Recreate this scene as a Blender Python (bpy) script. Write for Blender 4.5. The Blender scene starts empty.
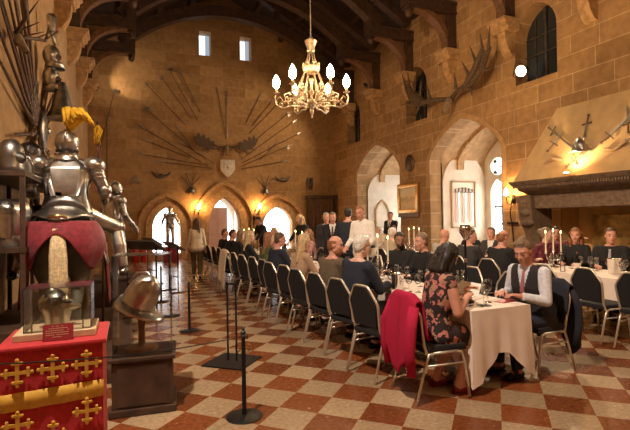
import bpy, bmesh, math, random
import numpy as np
from mathutils import Vector, Matrix, noise, Quaternion
R = math.radians
V = Vector
scene = bpy.context.scene
COL = scene.collection
rnd = random.Random(7)

# ---------------------------------------------------------------- materials
MATS = {}
def nodes_of(name):
    m = bpy.data.materials.new(name); m.use_nodes = True
    nt = m.node_tree; b = nt.nodes['Principled BSDF']
    MATS[name] = m
    return m, nt, b
def mat(name, col, rough=.6, metal=0, spec=.5, var=.0, scale=20, bump=0, emit=None, es=0, sheen=0, col2=None, detail=4):
    m, nt, b = nodes_of(name)
    c = (*col, 1)
    b.inputs['Base Color'].default_value = c
    b.inputs['Roughness'].default_value = rough
    b.inputs['Metallic'].default_value = metal
    b.inputs['Specular IOR Level'].default_value = spec
    if sheen:
        b.inputs['Sheen Weight'].default_value = sheen
    if emit:
        b.inputs['Emission Color'].default_value = (*emit, 1); b.inputs['Emission Strength'].default_value = es
    if var or bump or col2:
        tc = nt.nodes.new('ShaderNodeTexCoord'); n = nt.nodes.new('ShaderNodeTexNoise')
        n.inputs['Scale'].default_value = scale; n.inputs['Detail'].default_value = detail
        nt.links.new(tc.outputs['Object'], n.inputs['Vector'])
        r = nt.nodes.new('ShaderNodeValToRGB')
        r.color_ramp.elements[0].position = .35; r.color_ramp.elements[1].position = .65
        c2 = col2 or tuple(min(1, x*(1+var)) for x in col)
        c1 = col if col2 else tuple(x*(1-var) for x in col)
        r.color_ramp.elements[0].color = (*c1, 1); r.color_ramp.elements[1].color = (*c2, 1)
        nt.links.new(n.outputs['Fac'], r.inputs['Fac'])
        nt.links.new(r.outputs['Color'], b.inputs['Base Color'])
        if bump:
            bp = nt.nodes.new('ShaderNodeBump'); bp.inputs['Strength'].default_value = bump; bp.inputs['Distance'].default_value = .01
            nt.links.new(n.outputs['Fac'], bp.inputs['Height']); nt.links.new(bp.outputs['Normal'], b.inputs['Normal'])
    return m

def stone_mat(name, axis, c1, c2, mortar, bw=.95, bh=.46, msize=.012):
    """ashlar blocks; axis 'x': wall runs along X, 'y': along Y"""
    m, nt, b = nodes_of(name)
    L = nt.links.new; N = nt.nodes.new
    tc = N('ShaderNodeTexCoord'); sp = N('ShaderNodeSeparateXYZ'); cb = N('ShaderNodeCombineXYZ')
    L(tc.outputs['Object'], sp.inputs[0])
    L(sp.outputs['X' if axis == 'x' else 'Y'], cb.inputs['X']); L(sp.outputs['Z'], cb.inputs['Y'])
    nz = N('ShaderNodeTexNoise'); nz.inputs['Scale'].default_value = .8
    L(cb.outputs[0], nz.inputs['Vector'])
    br = N('ShaderNodeTexBrick')
    br.inputs['Scale'].default_value = 1; br.inputs['Brick Width'].default_value = bw; br.inputs['Row Height'].default_value = bh
    br.inputs['Mortar Size'].default_value = msize; br.inputs['Mortar Smooth'].default_value = .2; br.inputs['Bias'].default_value = 0
    br.offset = .43; br.squash = .72; br.squash_frequency = 3
    br.inputs['Color1'].default_value = (*c1, 1); br.inputs['Color2'].default_value = (*c2, 1); br.inputs['Mortar'].default_value = (*mortar, 1)
    L(cb.outputs[0], br.inputs['Vector'])
    n2 = N('ShaderNodeTexNoise'); n2.inputs['Scale'].default_value = 5; n2.inputs['Detail'].default_value = 8
    L(tc.outputs['Object'], n2.inputs['Vector'])
    mx = N('ShaderNodeMix'); mx.data_type = 'RGBA'; mx.blend_type = 'MULTIPLY'; mx.inputs['Factor'].default_value = .75
    rp = N('ShaderNodeValToRGB'); rp.color_ramp.elements[0].position = .3; rp.color_ramp.elements[1].position = .7
    rp.color_ramp.elements[0].color = (.6, .58, .55, 1); rp.color_ramp.elements[1].color = (1, 1, 1, 1)
    L(n2.outputs['Fac'], rp.inputs['Fac'])
    L(br.outputs['Color'], mx.inputs['A']); L(rp.outputs['Color'], mx.inputs['B'])
    L(mx.outputs['Result'], b.inputs['Base Color'])
    bp = N('ShaderNodeBump'); bp.inputs['Strength'].default_value = .2; bp.inputs['Distance'].default_value = .02
    ad = N('ShaderNodeMath'); ad.operation = 'MULTIPLY_ADD'
    L(n2.outputs['Fac'], ad.inputs[0]); ad.inputs[1].default_value = .5; L(br.outputs['Fac'], ad.inputs[2])
    L(ad.outputs[0], bp.inputs['Height']); bp.invert = False
    L(bp.outputs['Normal'], b.inputs['Normal'])
    b.inputs['Roughness'].default_value = .85
    b.inputs['Specular IOR Level'].default_value = .2
    return m

S1, S2, SM = (.50, .31, .148), (.37, .22, .098), (.56, .40, .25)
M_stone_x = stone_mat('sandstone_end', 'x', S1, S2, (.46, .31, .17), 1.0, .42)
M_stone_y = stone_mat('sandstone_side', 'y', S1, S2, (.64, .48, .29), .95, .44, .009)
M_stone_l = stone_mat('sandstone_left', 'y', (.56, .37, .195), (.47, .30, .15), (.56, .4, .24), 1.3, .5, .006)
M_trim = mat('carved_stone', (.46, .29, .14), .85, var=.22, scale=9, bump=.3, spec=.2)
M_pale = mat('pale_plaster', (.72, .64, .52), .9, var=.06, scale=3, spec=.1)
M_hood = mat('hood_stone', (.46, .31, .15), .85, var=.1, scale=4, bump=.15, spec=.15)
M_darkstone = mat('dark_carved_stone', (.16, .105, .065), .8, var=.25, scale=12, bump=.4)
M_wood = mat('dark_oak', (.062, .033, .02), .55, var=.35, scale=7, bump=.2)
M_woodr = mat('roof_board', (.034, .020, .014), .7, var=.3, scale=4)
M_black = mat('black_iron', (.012, .012, .013), .45, metal=.3)
M_oak = mat('mid_oak', (.17, .085, .04), .5, var=.3, scale=14, bump=.1)
M_steel = mat('armour_steel', (.56, .54, .51), .33, metal=1, var=.15, scale=14, bump=.06)
M_dsteel = mat('dull_steel', (.25, .24, .23), .38, metal=1, var=.25, scale=10, bump=.1)
M_gunmetal = mat('gun_metal', (.12, .1, .085), .45, metal=.8)
M_walnut = mat('walnut_stock', (.10, .05, .025), .45, var=.3, scale=15)
M_brass = mat('aged_brass', (.62, .43, .2), .35, metal=1, var=.2, scale=20)
M_gilt = mat('gilt_chandelier', (.52, .43, .31), .4, metal=.55, var=.3, scale=25)
M_silver = mat('silver_plate', (.75, .73, .7), .18, metal=1)
M_antler = mat('antler_bone', (.10, .065, .036), .7, var=.35, scale=18)
M_bone = mat('skull_bone', (.26, .19, .115), .7, var=.2, scale=12)
M_red = mat('red_cloth', (.46, .014, .022), .8, var=.15, scale=30, sheen=.2)
M_dred = mat('dark_red_cloth', (.22, .012, .024), .75, var=.25, scale=18, sheen=.2)
M_gold = mat('gold_cloth', (.62, .35, .045), .7, var=.1, scale=40)
M_plume = mat('yellow_plume', (.8, .47, .03), .9, var=.2, scale=30)
M_cloth = mat('table_linen', (.82, .70, .61), .85, var=.03, scale=8, sheen=.1)
M_chairf = mat('chair_frame', (.74, .68, .58), .38, metal=.75)
M_uphol = mat('black_upholstery', (.012, .011, .013), .85, var=.3, scale=60)
M_wax = mat('candle_wax', (.8, .72, .55), .5)
def emitmat(name, col, s):
    m, nt, b = nodes_of(name)
    b.inputs['Base Color'].default_value = (*col, 1); b.inputs['Emission Color'].default_value = (*col, 1); b.inputs['Emission Strength'].default_value = s
    return m
M_flame = emitmat('candle_flame', (1, .55, .18), 25)
M_bulb = emitmat('bulb_glow', (1, .62, .30), 170)
M_sbulb = emitmat('sconce_glow', (1, .52, .18), 420)
M_day = emitmat('daylit_pane', (.95, .97, 1.0), 20)
M_dayend = emitmat('daylit_door_pane', (.95, .97, 1.0), 7)
M_dayhi = emitmat('daylit_high_pane', (.9, .95, 1.0), 2.2)
M_lampface = emitmat('flood_face', (1, .78, .5), 60)
def glassmat(name, col=(1, 1, 1), rough=.0, ior=1.45, alpha=.25):
    """thin clear glass: mostly see-through with a glossy skin"""
    m, nt, b = nodes_of(name)
    out = nt.nodes['Material Output']
    tr = nt.nodes.new('ShaderNodeBsdfTransparent'); tr.inputs[0].default_value = (*col, 1)
    gl = nt.nodes.new('ShaderNodeBsdfGlossy'); gl.inputs['Roughness'].default_value = .14
    mx = nt.nodes.new('ShaderNodeMixShader'); fr = nt.nodes.new('ShaderNodeFresnel'); fr.inputs['IOR'].default_value = ior
    ad = nt.nodes.new('ShaderNodeMath'); ad.operation = 'ADD'; ad.inputs[1].default_value = alpha; ad.use_clamp = True
    nt.links.new(fr.outputs[0], ad.inputs[0]); nt.links.new(ad.outputs[0], mx.inputs[0])
    nt.links.new(tr.outputs[0], mx.inputs[1]); nt.links.new(gl.outputs[0], mx.inputs[2]); nt.links.new(mx.outputs[0], out.inputs['Surface'])
    return m
M_glass = glassmat('clear_glass', (.985, .985, .98), alpha=.045)
M_case = glassmat('case_glass', (.97, .98, .97), alpha=.035)
M_winglass = mat('dark_leaded_glass', (.03, .035, .04), .2)

# ---------------------------------------------------------------- mesh builder
class MB:
    def __init__(s): s.bm = bmesh.new()
    def _new(s, verts, M=None):
        if M is not None:
            for v in verts: v.co = M @ v.co
        return verts
    def box(s, c, d, rz=0, M=None, bev=0):
        r = bmesh.ops.create_cube(s.bm, size=1)
        T = Matrix.Translation(V(c)) @ (Matrix.Rotation(rz, 4, 'Z') if M is None else M) @ Matrix.Diagonal((*d, 1))
        for v in r['verts']: v.co = T @ v.co
        if bev:
            ed = list({e for v in r['verts'] for e in v.link_edges})
            bmesh.ops.bevel(s.bm, geom=ed, offset=bev, segments=2, affect='EDGES', profile=.6)
        return s
    def bar(s, a, b, w, t, up=(0, 0, 1)):
        """rectangular bar from a to b: w across, t along the 'up' side"""
        a, b = V(a), V(b); d = b-a; L = d.length
        z = d.normalized(); x = V(up).cross(z)
        if x.length < 1e-4: x = V((1, 0, 0)).cross(z)
        x.normalize(); y = z.cross(x)
        M = Matrix((x, y, z)).transposed().to_4x4()
        return s.box((a+b)/2, (w, t, L), M=M)
    def cone(s, a, b, r1, r2=None, n=10, caps=True):
        a, b = V(a), V(b); r2 = r1 if r2 is None else r2
        d = b-a
        if d.length < 1e-7: return s
        q = V((0, 0, 1)).rotation_difference(d.normalized()).to_matrix().to_4x4()
        r = bmesh.ops.create_cone(s.bm, cap_ends=caps, segments=n, radius1=max(r1, 1e-5), radius2=max(r2, 1e-5), depth=d.length)
        T = Matrix.Translation((a+b)/2) @ q
        for v in r['verts']: v.co = T @ v.co
        return s
    def ell(s, c, r, rot=None, u=14, v=9):
        if not hasattr(r, '__len__'): r = (r, r, r)
        k = bmesh.ops.create_uvsphere(s.bm, u_segments=u, v_segments=v, radius=1)
        T = Matrix.Translation(V(c)) @ (rot.to_4x4() if rot is not None else Matrix()) @ Matrix.Diagonal((*r, 1))
        for x in k['verts']: x.co = T @ x.co
        return s
    def cap(s, a, b, r1, r2=None, n=10):
        r2 = r1 if r2 is None else r2
        s.hull([(a, r1), (b, r2)], n); return s
    def hull(s, balls, n=10):
        """convex hull of balls"""
        tmp = bmesh.new()
        for c, r in balls:
            k = bmesh.ops.create_uvsphere(tmp, u_segments=n, v_segments=max(5, n*2//3), radius=r)
            for x in k['verts']: x.co = x.co + V(c)
        h = bmesh.ops.convex_hull(tmp, input=tmp.verts)
        bmesh.ops.delete(tmp, geom=list(set(g for g in h['geom_interior'] if isinstance(g, bmesh.types.BMVert))), context='VERTS')
        loose = [v for v in tmp.verts if not v.link_faces]
        bmesh.ops.delete(tmp, geom=loose, context='VERTS')
        s.join(tmp); tmp.free(); return s
    def join(s, o, M=None):
        mp = {}
        for v in o.verts: mp[v] = s.bm.verts.new(M @ v.co if M is not None else v.co)
        for f in o.faces:
            try: s.bm.faces.new([mp[v] for v in f.verts])
            except ValueError: pass
    def tube(s, pts, r, n=8, caps=True, closed=False, flat=None):
        pts = [V(p) for p in pts]; N = len(pts)
        rs = r if hasattr(r, '__len__') else [r]*N
        rings = []; prev = None
        for i in range(N):
            if closed: t = (pts[(i+1) % N]-pts[i-1])
            else: t = pts[min(i+1, N-1)]-pts[max(i-1, 0)]
            t.normalize()
            if prev is None:
                x = V((0, 0, 1)).cross(t)
                if x.length < .05: x = V((0, 1, 0)).cross(t)
            else:
                x = prev - t*prev.dot(t)
            x.normalize(); prev = x.copy(); y = t.cross(x)
            fl = flat if flat else 1
            rings.append([s.bm.verts.new(pts[i]+x*(math.cos(2*math.pi*k/n)*rs[i])+y*(math.sin(2*math.pi*k/n)*rs[i]*fl)) for k in range(n)])
        for i in range(N if closed else N-1):
            A, B = rings[i], rings[(i+1) % N]
            for k in range(n): s.bm.faces.new((A[k], A[(k+1) % n], B[(k+1) % n], B[k]))
        if caps and not closed:
            s.bm.faces.new(rings[0][::-1]); s.bm.faces.new(rings[-1])
        return s
    def lathe(s, prof, c=(0, 0, 0), n=16, M=None, caps=False):
        rings = []
        for r, z in prof:
            ring = []
            for k in range(n):
                a = 2*math.pi*k/n; p = V((r*math.cos(a), r*math.sin(a), z))
                if M is not None: p = M @ p
                ring.append(s.bm.verts.new(p+V(c)))
            rings.append(ring)
        for A, B in zip(rings, rings[1:]):
            for k in range(n): s.bm.faces.new((A[k], A[(k+1) % n], B[(k+1) % n], B[k]))
        if caps:
            s.bm.faces.new(rings[0][::-1]); s.bm.faces.new(rings[-1])
        return s
    def prism(s, poly, o, ux, uy, depth):
        """2D polygon (convex or not) in plane o+x*ux+y*uy, extruded along depth vector"""
        o, ux, uy, d = V(o), V(ux), V(uy), V(depth)
        A = [s.bm.verts.new(o+ux*x+uy*y) for x, y in poly]; B = [s.bm.verts.new(v.co+d) for v in A]
        n = len(A)
        s.bm.faces.new(A[::-1]); s.bm.faces.new(B)
        for k in range(n): s.bm.faces.new((A[k], A[(k+1) % n], B[(k+1) % n], B[k]))
        return s
    def grid(s, fn, nu, nv, closed_u=False):
        g = [[s.bm.verts.new(V(fn(i/(nu if closed_u else nu-1), j/(nv-1)))) for i in range(nu)] for j in range(nv)]
        for j in range(nv-1):
            for i in range(nu if closed_u else nu-1):
                s.bm.faces.new((g[j][i], g[j][(i+1) % nu], g[j+1][(i+1) % nu], g[j+1][i]))
        return s
    def build(s, name, m, parent=None, smooth=None, recalc=True):
        if recalc: bmesh.ops.recalc_face_normals(s.bm, faces=s.bm.faces)
        me = bpy.data.meshes.new(name); s.bm.to_mesh(me); s.bm.free()
        for mm in (m if isinstance(m, (list, tuple)) else [m]): me.materials.append(mm)
        return link(name, me, parent, smooth)
def link(name, me, parent=None, smooth=None):
    o = bpy.data.objects.new(name, me); COL.objects.link(o)
    if parent is not None: o.parent = parent
    if smooth is True:
        me.polygons.foreach_set('use_smooth', [True]*len(me.polygons))
    elif smooth:
        me.polygons.foreach_set('use_smooth', [True]*len(me.polygons))
        me.set_sharp_from_angle(angle=R(smooth))
    return o
def thing(name, label, cat, loc=(0, 0, 0), rz=0, group=None):
    o = bpy.data.objects.new(name, None); COL.objects.link(o)
    o.location = loc; o.rotation_euler = (0, 0, rz); o.empty_display_size = .1
    return tag(o, label, cat, group)
def tag(o, label, cat, group=None, loc=None, rz=None):
    o['label'] = label; o['category'] = cat
    if group: o['group'] = group
    if loc is not None: o.location = loc
    if rz is not None: o.rotation_euler = (0, 0, rz)
    return o
def struct(o):
    o['kind'] = 'structure'; return o
def dup(root, loc, rz=None, label=None, group=None):
    r = root.copy(); COL.objects.link(r); r.location = loc
    if rz is not None: r.rotation_euler = (root.rotation_euler[0], root.rotation_euler[1], rz)
    if label: r['label'] = label
    if group: r['group'] = group
    for ch in list(root.children):
        c = ch.copy(); COL.objects.link(c); c.parent = r
        for g in list(ch.children):
            d = g.copy(); COL.objects.link(d); d.parent = c
    return r
def panel(outline, holes, depth, name):
    """2D outline with holes -> mesh in XY, extruded 0..depth along Z"""
    cu = bpy.data.curves.new(name, 'CURVE'); cu.dimensions = '2D'; cu.fill_mode = 'BOTH'; cu.extrude = depth/2
    for poly in [outline]+holes:
        sp = cu.splines.new('POLY'); sp.points.add(len(poly)-1)
        for p, (x, y) in zip(sp.points, poly): p.co = (x, y, 0, 1)
        sp.use_cyclic_u = True
    ob = bpy.data.objects.new('tmp', cu); COL.objects.link(ob)
    dg = bpy.context.evaluated_depsgraph_get()
    me = bpy.data.meshes.new_from_object(ob.evaluated_get(dg))
    bpy.data.objects.remove(ob); bpy.data.curves.remove(cu)
    me.transform(Matrix.Translation((0, 0, depth/2)))
    me.name = name
    return me
def arch_pts(cx, z0, zs, w, h, n=10, p=1.25, q=.6):
    """opening outline: jambs from z0 to springing zs, arch half width w, rise h (pointed)"""
    pts = [(cx-w, z0), (cx-w, zs)]
    xs = [math.cos(math.pi/2*k/n) for k in range(1, n)]
    pts += [(cx-w*x, zs+h*(1-x**p)**q) for x in xs]
    pts += [(cx, zs+h)]
    pts += [(cx+w*x, zs+h*(1-x**p)**q) for x in reversed(xs)]
    pts += [(cx+w, zs), (cx+w, z0)]
    return pts
def gothic(cx, z0, zs, w, h, n=8):
    Rr = (w*w+h*h)/(2*w)
    c = w-Rr; a1 = math.atan2(h, -c)   # angle at apex seen from centre (c,0)
    right = [(c+Rr*math.cos(a1*k/n), Rr*math.sin(a1*k/n)) for k in range(n+1)]
    pts = [(cx-w, z0)]+[(cx-x, zs+y) for x, y in right]+[(cx+x, zs+y) for x, y in reversed(right[:-1])]+[(cx+w, z0)]
    return pts
MXZ = lambda y: Matrix(((1, 0, 0, 0), (0, 0, 1, y), (0, 1, 0, 0), (0, 0, 0, 1)))      # panel xy -> XZ, extrude +Y from y
MYZ = lambda x: Matrix(((0, 0, 1, x), (1, 0, 0, 0), (0, 1, 0, 0), (0, 0, 0, 1)))      # panel xy -> YZ, extrude +X from x

# ---------------------------------------------------------------- camera
cam_d = bpy.data.cameras.new('camera'); cam = bpy.data.objects.new('camera', cam_d); COL.objects.link(cam)
F = 452.0; YAW, PITCH, ROLL = R(22.6), R(.6), R(-.9)
cam_d.sensor_width = 36; cam_d.lens = 36*F/630; cam_d.clip_start = .05; cam_d.clip_end = 200
cam.location = (0, 0, 1.6)
cam.rotation_euler = (Matrix.Rotation(-YAW, 4, 'Z') @ Matrix.Rotation(R(90)+PITCH, 4, 'X') @ Matrix.Rotation(ROLL, 4, 'Z')).to_euler()
scene.camera = cam
scene.view_settings.view_transform = 'Standard'; scene.view_settings.look = 'None'; scene.view_settings.gamma = 1
scene.view_settings.exposure = 0.0
scene.cycles.transparent_max_bounces = 48
w = bpy.data.worlds.new('World'); scene.world = w; w.use_nodes = True
w.node_tree.nodes['Background'].inputs[0].default_value = (.75, .85, 1, 1); w.node_tree.nodes['Background'].inputs[1].default_value = .6

# ---------------------------------------------------------------- room shell
XL, XR, YF, YB = -1.4, 9.4, -4.0, 20.0
TY = [18.0-2.26*k for k in range(10)]
XC = 4.0
# floor
m, nt, b = nodes_of('chequered_marble')
L = nt.links.new; N = nt.nodes.new
tc = N('ShaderNodeTexCoord'); mp = N('ShaderNodeMapping')
TILE = 1.6/4.533
ang = R(-44.4)
T0 = (1.141+.045, 3.672+.045)   # a tile corner
mp.vector_type = 'TEXTURE'
mp.inputs['Location'].default_value = (T0[0], T0[1], 0); mp.inputs['Rotation'].default_value = (0, 0, ang); mp.inputs['Scale'].default_value = (TILE, TILE, 1)
L(tc.outputs['Object'], mp.inputs['Vector'])
ofs = N('ShaderNodeVectorMath'); ofs.operation = 'ADD'; ofs.inputs[1].default_value = (0, 0, .5); L(mp.outputs[0], ofs.inputs[0])
ck = N('ShaderNodeTexChecker'); ck.inputs['Scale'].default_value = 1; L(ofs.outputs[0], ck.inputs['Vector'])
ck.inputs['Color1'].default_value = (1, 1, 1, 1); ck.inputs['Color2'].default_value = (0, 0, 0, 1)
fl = N('ShaderNodeVectorMath'); fl.operation = 'FLOOR'; L(ofs.outputs[0], fl.inputs[0])
wn = N('ShaderNodeTexWhiteNoise'); L(fl.outputs[0], wn.inputs['Vector'])
nz = N('ShaderNodeTexNoise'); nz.inputs['Scale'].default_value = 28; nz.inputs['Detail'].default_value = 8; L(tc.outputs['Object'], nz.inputs['Vector'])
def ramp(a, bb, src):
    r = N('ShaderNodeValToRGB'); r.color_ramp.elements[0].position = .3; r.color_ramp.elements[1].position = .7
    r.color_ramp.elements[0].color = (*a, 1); r.color_ramp.elements[1].color = (*bb, 1); L(src, r.inputs['Fac']); return r
r1 = ramp((.17, .050, .016), (.30, .090, .028), nz.outputs['Fac']); r2 = ramp((.36, .25, .145), (.52, .375, .225), nz.outputs['Fac'])
mx = N('ShaderNodeMix'); mx.data_type = 'RGBA'; L(ck.outputs['Color'], mx.inputs['Factor']); L(r1.outputs[0], mx.inputs['A']); L(r2.outputs[0], mx.inputs['B'])
mv = N('ShaderNodeMix'); mv.data_type = 'RGBA'; mv.blend_type = 'MULTIPLY'; mv.inputs['Factor'].default_value = .3
L(mx.outputs['Result'], mv.inputs['A']); L(wn.outputs['Value'], mv.inputs['B']); L(mv.outputs['Result'], b.inputs['Base Color'])
b.inputs['Roughness'].default_value = .2; b.inputs['Specular IOR Level'].default_value = .45
rr = N('ShaderNodeMapRange'); rr.inputs['To Min'].default_value = .13; rr.inputs['To Max'].default_value = .34; L(nz.outputs['Fac'], rr.inputs['Value']); L(rr.outputs[0], b.inputs['Roughness'])
M_floor = m
struct(MB().box(((XL+12.5)/2, (YF+22.5)/2, -.1), (12.5-XL, 22.5-YF, .2)).build('floor', M_floor))

# back wall: three pointed arches and two slit windows
AL, AC, AR = (1.55, .25, 1.35, .56, .86), (4.0, .05, 1.4, .70, 1.27), (6.46, .25, 1.35, .70, .86)
def end_outline():
    return [(XL, 0), (XR, 0), (XR, 8.6), (XC, 11.8), (XL, 8.6)]
holes = [gothic(*AL[:5]), gothic(*AC[:5]), gothic(*AR[:5])]
for cx in (3.24, 5.05): holes.append([(cx-.26, 8.85), (cx+.26, 8.85), (cx+.26, 9.92), (cx-.26, 9.92)])
me = panel(end_outline(), holes, .45, 'wall_back'); me.transform(MXZ(YB)); me.materials.append(M_stone_x)
wall_back = struct(link('wall_back', me))
def ring(name, inner, outer, y0, dep, parent, m):
    """band between two open outlines (same point count), standing proud of the end wall"""
    mb = MB(); n = len(inner)
    q = []
    for (a, z), (c, w2) in zip(inner, outer):
        q.append([mb.bm.verts.new((a, y0, z)), mb.bm.verts.new((c, y0, w2)), mb.bm.verts.new((c, y0+dep, w2)), mb.bm.verts.new((a, y0+dep, z))])
    for A, B in zip(q, q[1:]):
        for k in range(4): mb.bm.faces.new((A[k], A[(k+1) % 4], B[(k+1) % 4], B[k]))
    mb.bm.faces.new(q[0]); mb.bm.faces.new(q[-1][::-1])
    return mb.build(name, m, parent, 35)
for (cx, z0, zs, w2, h) in (AL, AC, AR):
    k = .45 if cx != AC[0] else .55
    ring('arch_moulding', gothic(cx, 0.0, zs, w2+k, h+k*1.0), gothic(cx, 0.0, zs, w2+k+.14, h+k+.16), YB-.12, .12, wall_back, M_trim)
    ring('arch_order', gothic(cx, 0.0, zs, w2+.02, h+.02), gothic(cx, 0.0, zs, w2+k*.62, h+k*.62), YB-.05, .05, wall_back, M_trim)
# slit windows
for i, cx in enumerate((3.24, 5.05)):
    mb = MB(); mb.box((cx-.07, YB+.42, 9.38), (.26, .02, .96)); o = mb.build('window_%d' % (i+4), M_dayhi); struct(o)
    MB().box((cx, YB+.2, 8.83), (.56, .42, .06)).build('window_sill', M_trim, o)
# outer doors / panes
for i, (cx, z0, zs, w2, h) in enumerate((AL, AR)):
    me = panel(gothic(cx, z0+.0, zs, w2, h), [], .02, 'window'); me.transform(MXZ(YB+.40)); me.materials.append(M_dayend)
    o = struct(link('window_%d' % (i+1), me))
    mb = MB()
    mb.box((cx, YB+.37, (zs+z0)/2+.2), (.03, .03, zs-z0+h*1.1)); mb.box((cx, YB+.37, 1.25), (2*w2, .03, .035)); mb.box((cx, YB+.37, .62), (2*w2, .03, .05))
    mb.build('glazing_bar', M_black, o)
    MB().box((cx, YB+.2, .13), (2*w2+.1, .44, .26)).build('sill_step', M_trim, o)
# vestibule behind the middle arch
me = panel(gothic(AC[0], AC[1], AC[2], AC[3], AC[4]), [], .02, 'pane'); me.transform(MXZ(YB+1.75)); me.materials.append(M_dayend)
win3 = struct(link('window_3', me))
mb = MB(); mb.box((AC[0]-.85, YB+1.1, 1.5), (.1, 1.3, 3.0)); mb.box((AC[0]+.85, YB+1.1, 1.5), (.1, 1.3, 3.0)); mb.box((AC[0], YB+1.1, 2.95), (1.8, 1.3, .1)); mb.box((AC[0], YB+1.85, 1.5), (1.8, .1, 3.0))
struct(mb.build('wall_vestibule', M_pale))
M_pink = mat('pink_door_paint', (.72, .48, .42), .5)
mb = MB(); dx0, dx1 = AC[0]-.58, AC[0]+.42
mb.box(((dx0+dx1)/2, YB+1.5, 1.15), (dx1-dx0, .05, 2.2))
door = struct(mb.build('door_1', M_pink))
mb = MB()
for cx in (dx0+.27, dx1-.27):
    for z, hh in ((.5, .7), (1.3, .6), (1.95, .4)):
        mb.box((cx, YB+1.465, z), (.36, .03, hh), bev=.012)
mb.build('door_panel', M_pink, door)
MB().ell((AC[0]-.02, YB+1.43, 1.05), .03).build('door_knob', M_brass, door)

# side walls
SPR, RISE = 3.45, 1.15
A1 = (15.98, 1.69); A2 = (10.92, 1.58)      # right wall bays: centre Y, half width
def right_holes():
    hs = []
    for c, w2 in (A1, A2):
        hs.append(arch_pts(c, 0.0 if False else .02, SPR, w2, RISE))
    for cy in (8.2, 13.2, 17.95):
        hs.append(gothic(cy, 5.0, 6.15, .62, .75))
    hs.append([(5.0, .02), (7.95, .02), (7.95, 1.78), (5.0, 1.78)])   # hearth
    for cy in (3.0, -1.0):
        hs.append(gothic(cy, 5.0, 6.15, .62, .75))
    return hs
me = panel([(YF, 0), (YB, 0), (YB, 8.6), (YF, 8.6)], right_holes(), .5, 'wall_right'); me.transform(MYZ(XR)); me.materials.append(M_stone_y)
wall_right = struct(link('wall_right', me))
me = panel([(YF, 0), (YB+.4, 0), (YB+.4, 8.6), (YF, 8.6)], [], .4, 'wall_left'); me.transform(MYZ(XL-.4)); me.materials.append(M_stone_l)
wall_left = struct(link('wall_left', me))
me = panel([(XL, 0), (XR, 0), (XR, 8.6), (XC, 11.8), (XL, 8.6)], [], .3, 'wall_front'); me.transform(MXZ(YF-.3)); me.materials.append(M_stone_x)
struct(link('wall_front', me))
# voussoir bands round the bay arches
def ring_y(name, inner, outer, x0, dep, parent, m):
    mb = MB(); q = []
    for (a, z), (c, w2) in zip(inner, outer):
        q.append([mb.bm.verts.new((x0, a, z)), mb.bm.verts.new((x0, c, w2)), mb.bm.verts.new((x0+dep, c, w2)), mb.bm.verts.new((x0+dep, a, z))])
    for A, B in zip(q, q[1:]):
        for k in range(4): mb.bm.faces.new((A[k], A[(k+1) % 4], B[(k+1) % 4], B[k]))
    mb.bm.faces.new(q[0]); mb.bm.faces.new(q[-1][::-1])
    return mb.build(name, m, parent, 35)
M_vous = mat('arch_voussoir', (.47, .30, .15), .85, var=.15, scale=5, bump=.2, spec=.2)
for c, w2 in (A1, A2):
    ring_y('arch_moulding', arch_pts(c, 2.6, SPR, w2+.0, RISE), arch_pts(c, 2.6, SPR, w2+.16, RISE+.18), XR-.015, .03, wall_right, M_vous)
# bays behind the right wall
def bay(idx, c, w2, xd):
    mb = MB()
    prof = arch_pts(c, .0, SPR, w2, RISE)
    q = [[mb.bm.verts.new((XR+.45, y, z)), mb.bm.verts.new((xd, y, z))] for y, z in prof]
    for A, B in zip(q, q[1:]): mb.bm.faces.new((A[0], A[1], B[1], B[0]))
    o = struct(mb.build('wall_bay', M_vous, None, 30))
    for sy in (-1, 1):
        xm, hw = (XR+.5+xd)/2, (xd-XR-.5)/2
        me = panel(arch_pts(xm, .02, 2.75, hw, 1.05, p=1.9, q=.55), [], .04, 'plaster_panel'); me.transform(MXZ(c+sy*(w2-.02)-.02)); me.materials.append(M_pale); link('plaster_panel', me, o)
    # vault rib
    ring_y('vault_rib', arch_pts(c, SPR-.2, SPR, w2-.12, RISE-.12), arch_pts(c, SPR-.2, SPR, w2+.02, RISE+.02), XR+1.1, .25, o, M_trim)
    # window wall
    hs = []
    nl = 3; lw = .31
    cs = [c+(k-1)*.98 for k in range(nl)]
    for cy in cs: hs.append(gothic(cy, 1.0, 2.35, lw, .55)); hs.append([(cy+.32*math.cos(a*math.pi/12), 3.42+.32*math.sin(a*math.pi/12)) for a in range(24)] if False else [(cy+.30*math.cos(a*math.pi/12), 3.34+.30*math.sin(a*math.pi/12)) for a in range(24)])
    me = panel([(c-w2-.05, 0), (c+w2+.05, 0), (c+w2+.05, 4.7), (c-w2-.05, 4.7)], hs, .25, 'wall_bay_outer'); me.transform(MYZ(xd)); me.materials.append(M_pale)
    struct(link('wall_bay_outer', me))
    mb = MB(); mb.box((xd+.24, c, 2.4), (.02, 2*w2, 3.2)); wn_ = struct(mb.build('window_%d' % idx, M_day))
    mb = MB()
    for cy in cs:
        mb.box((xd+.2, cy, 1.95), (.03, .05, 1.9)); mb.box((xd+.2, cy, 1.95), (.05, .62, .08)); mb.box((xd+.2, cy, 1.35), (.04, .62, .05))
        # quatrefoil cusps
        for a in range(4):
            A = math.pi/4+a*math.pi/2
            mb.ell((xd+.12, cy+.27*math.cos(A), 3.34+.27*math.sin(A)), (.06, .07, .07), u=8, v=6)
        for a in range(8):
            A = a*math.pi/4; mb.bar((xd+.2, cy, 3.34), (xd+.2, cy+.3*math.cos(A), 3.34+.3*math.sin(A)), .018, .018)
    mb.build('glazing_bar', M_black, wn_)
bay(6, A1[0], A1[1], 12.2); bay(7, A2[0], A2[1], 11.75)

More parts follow.
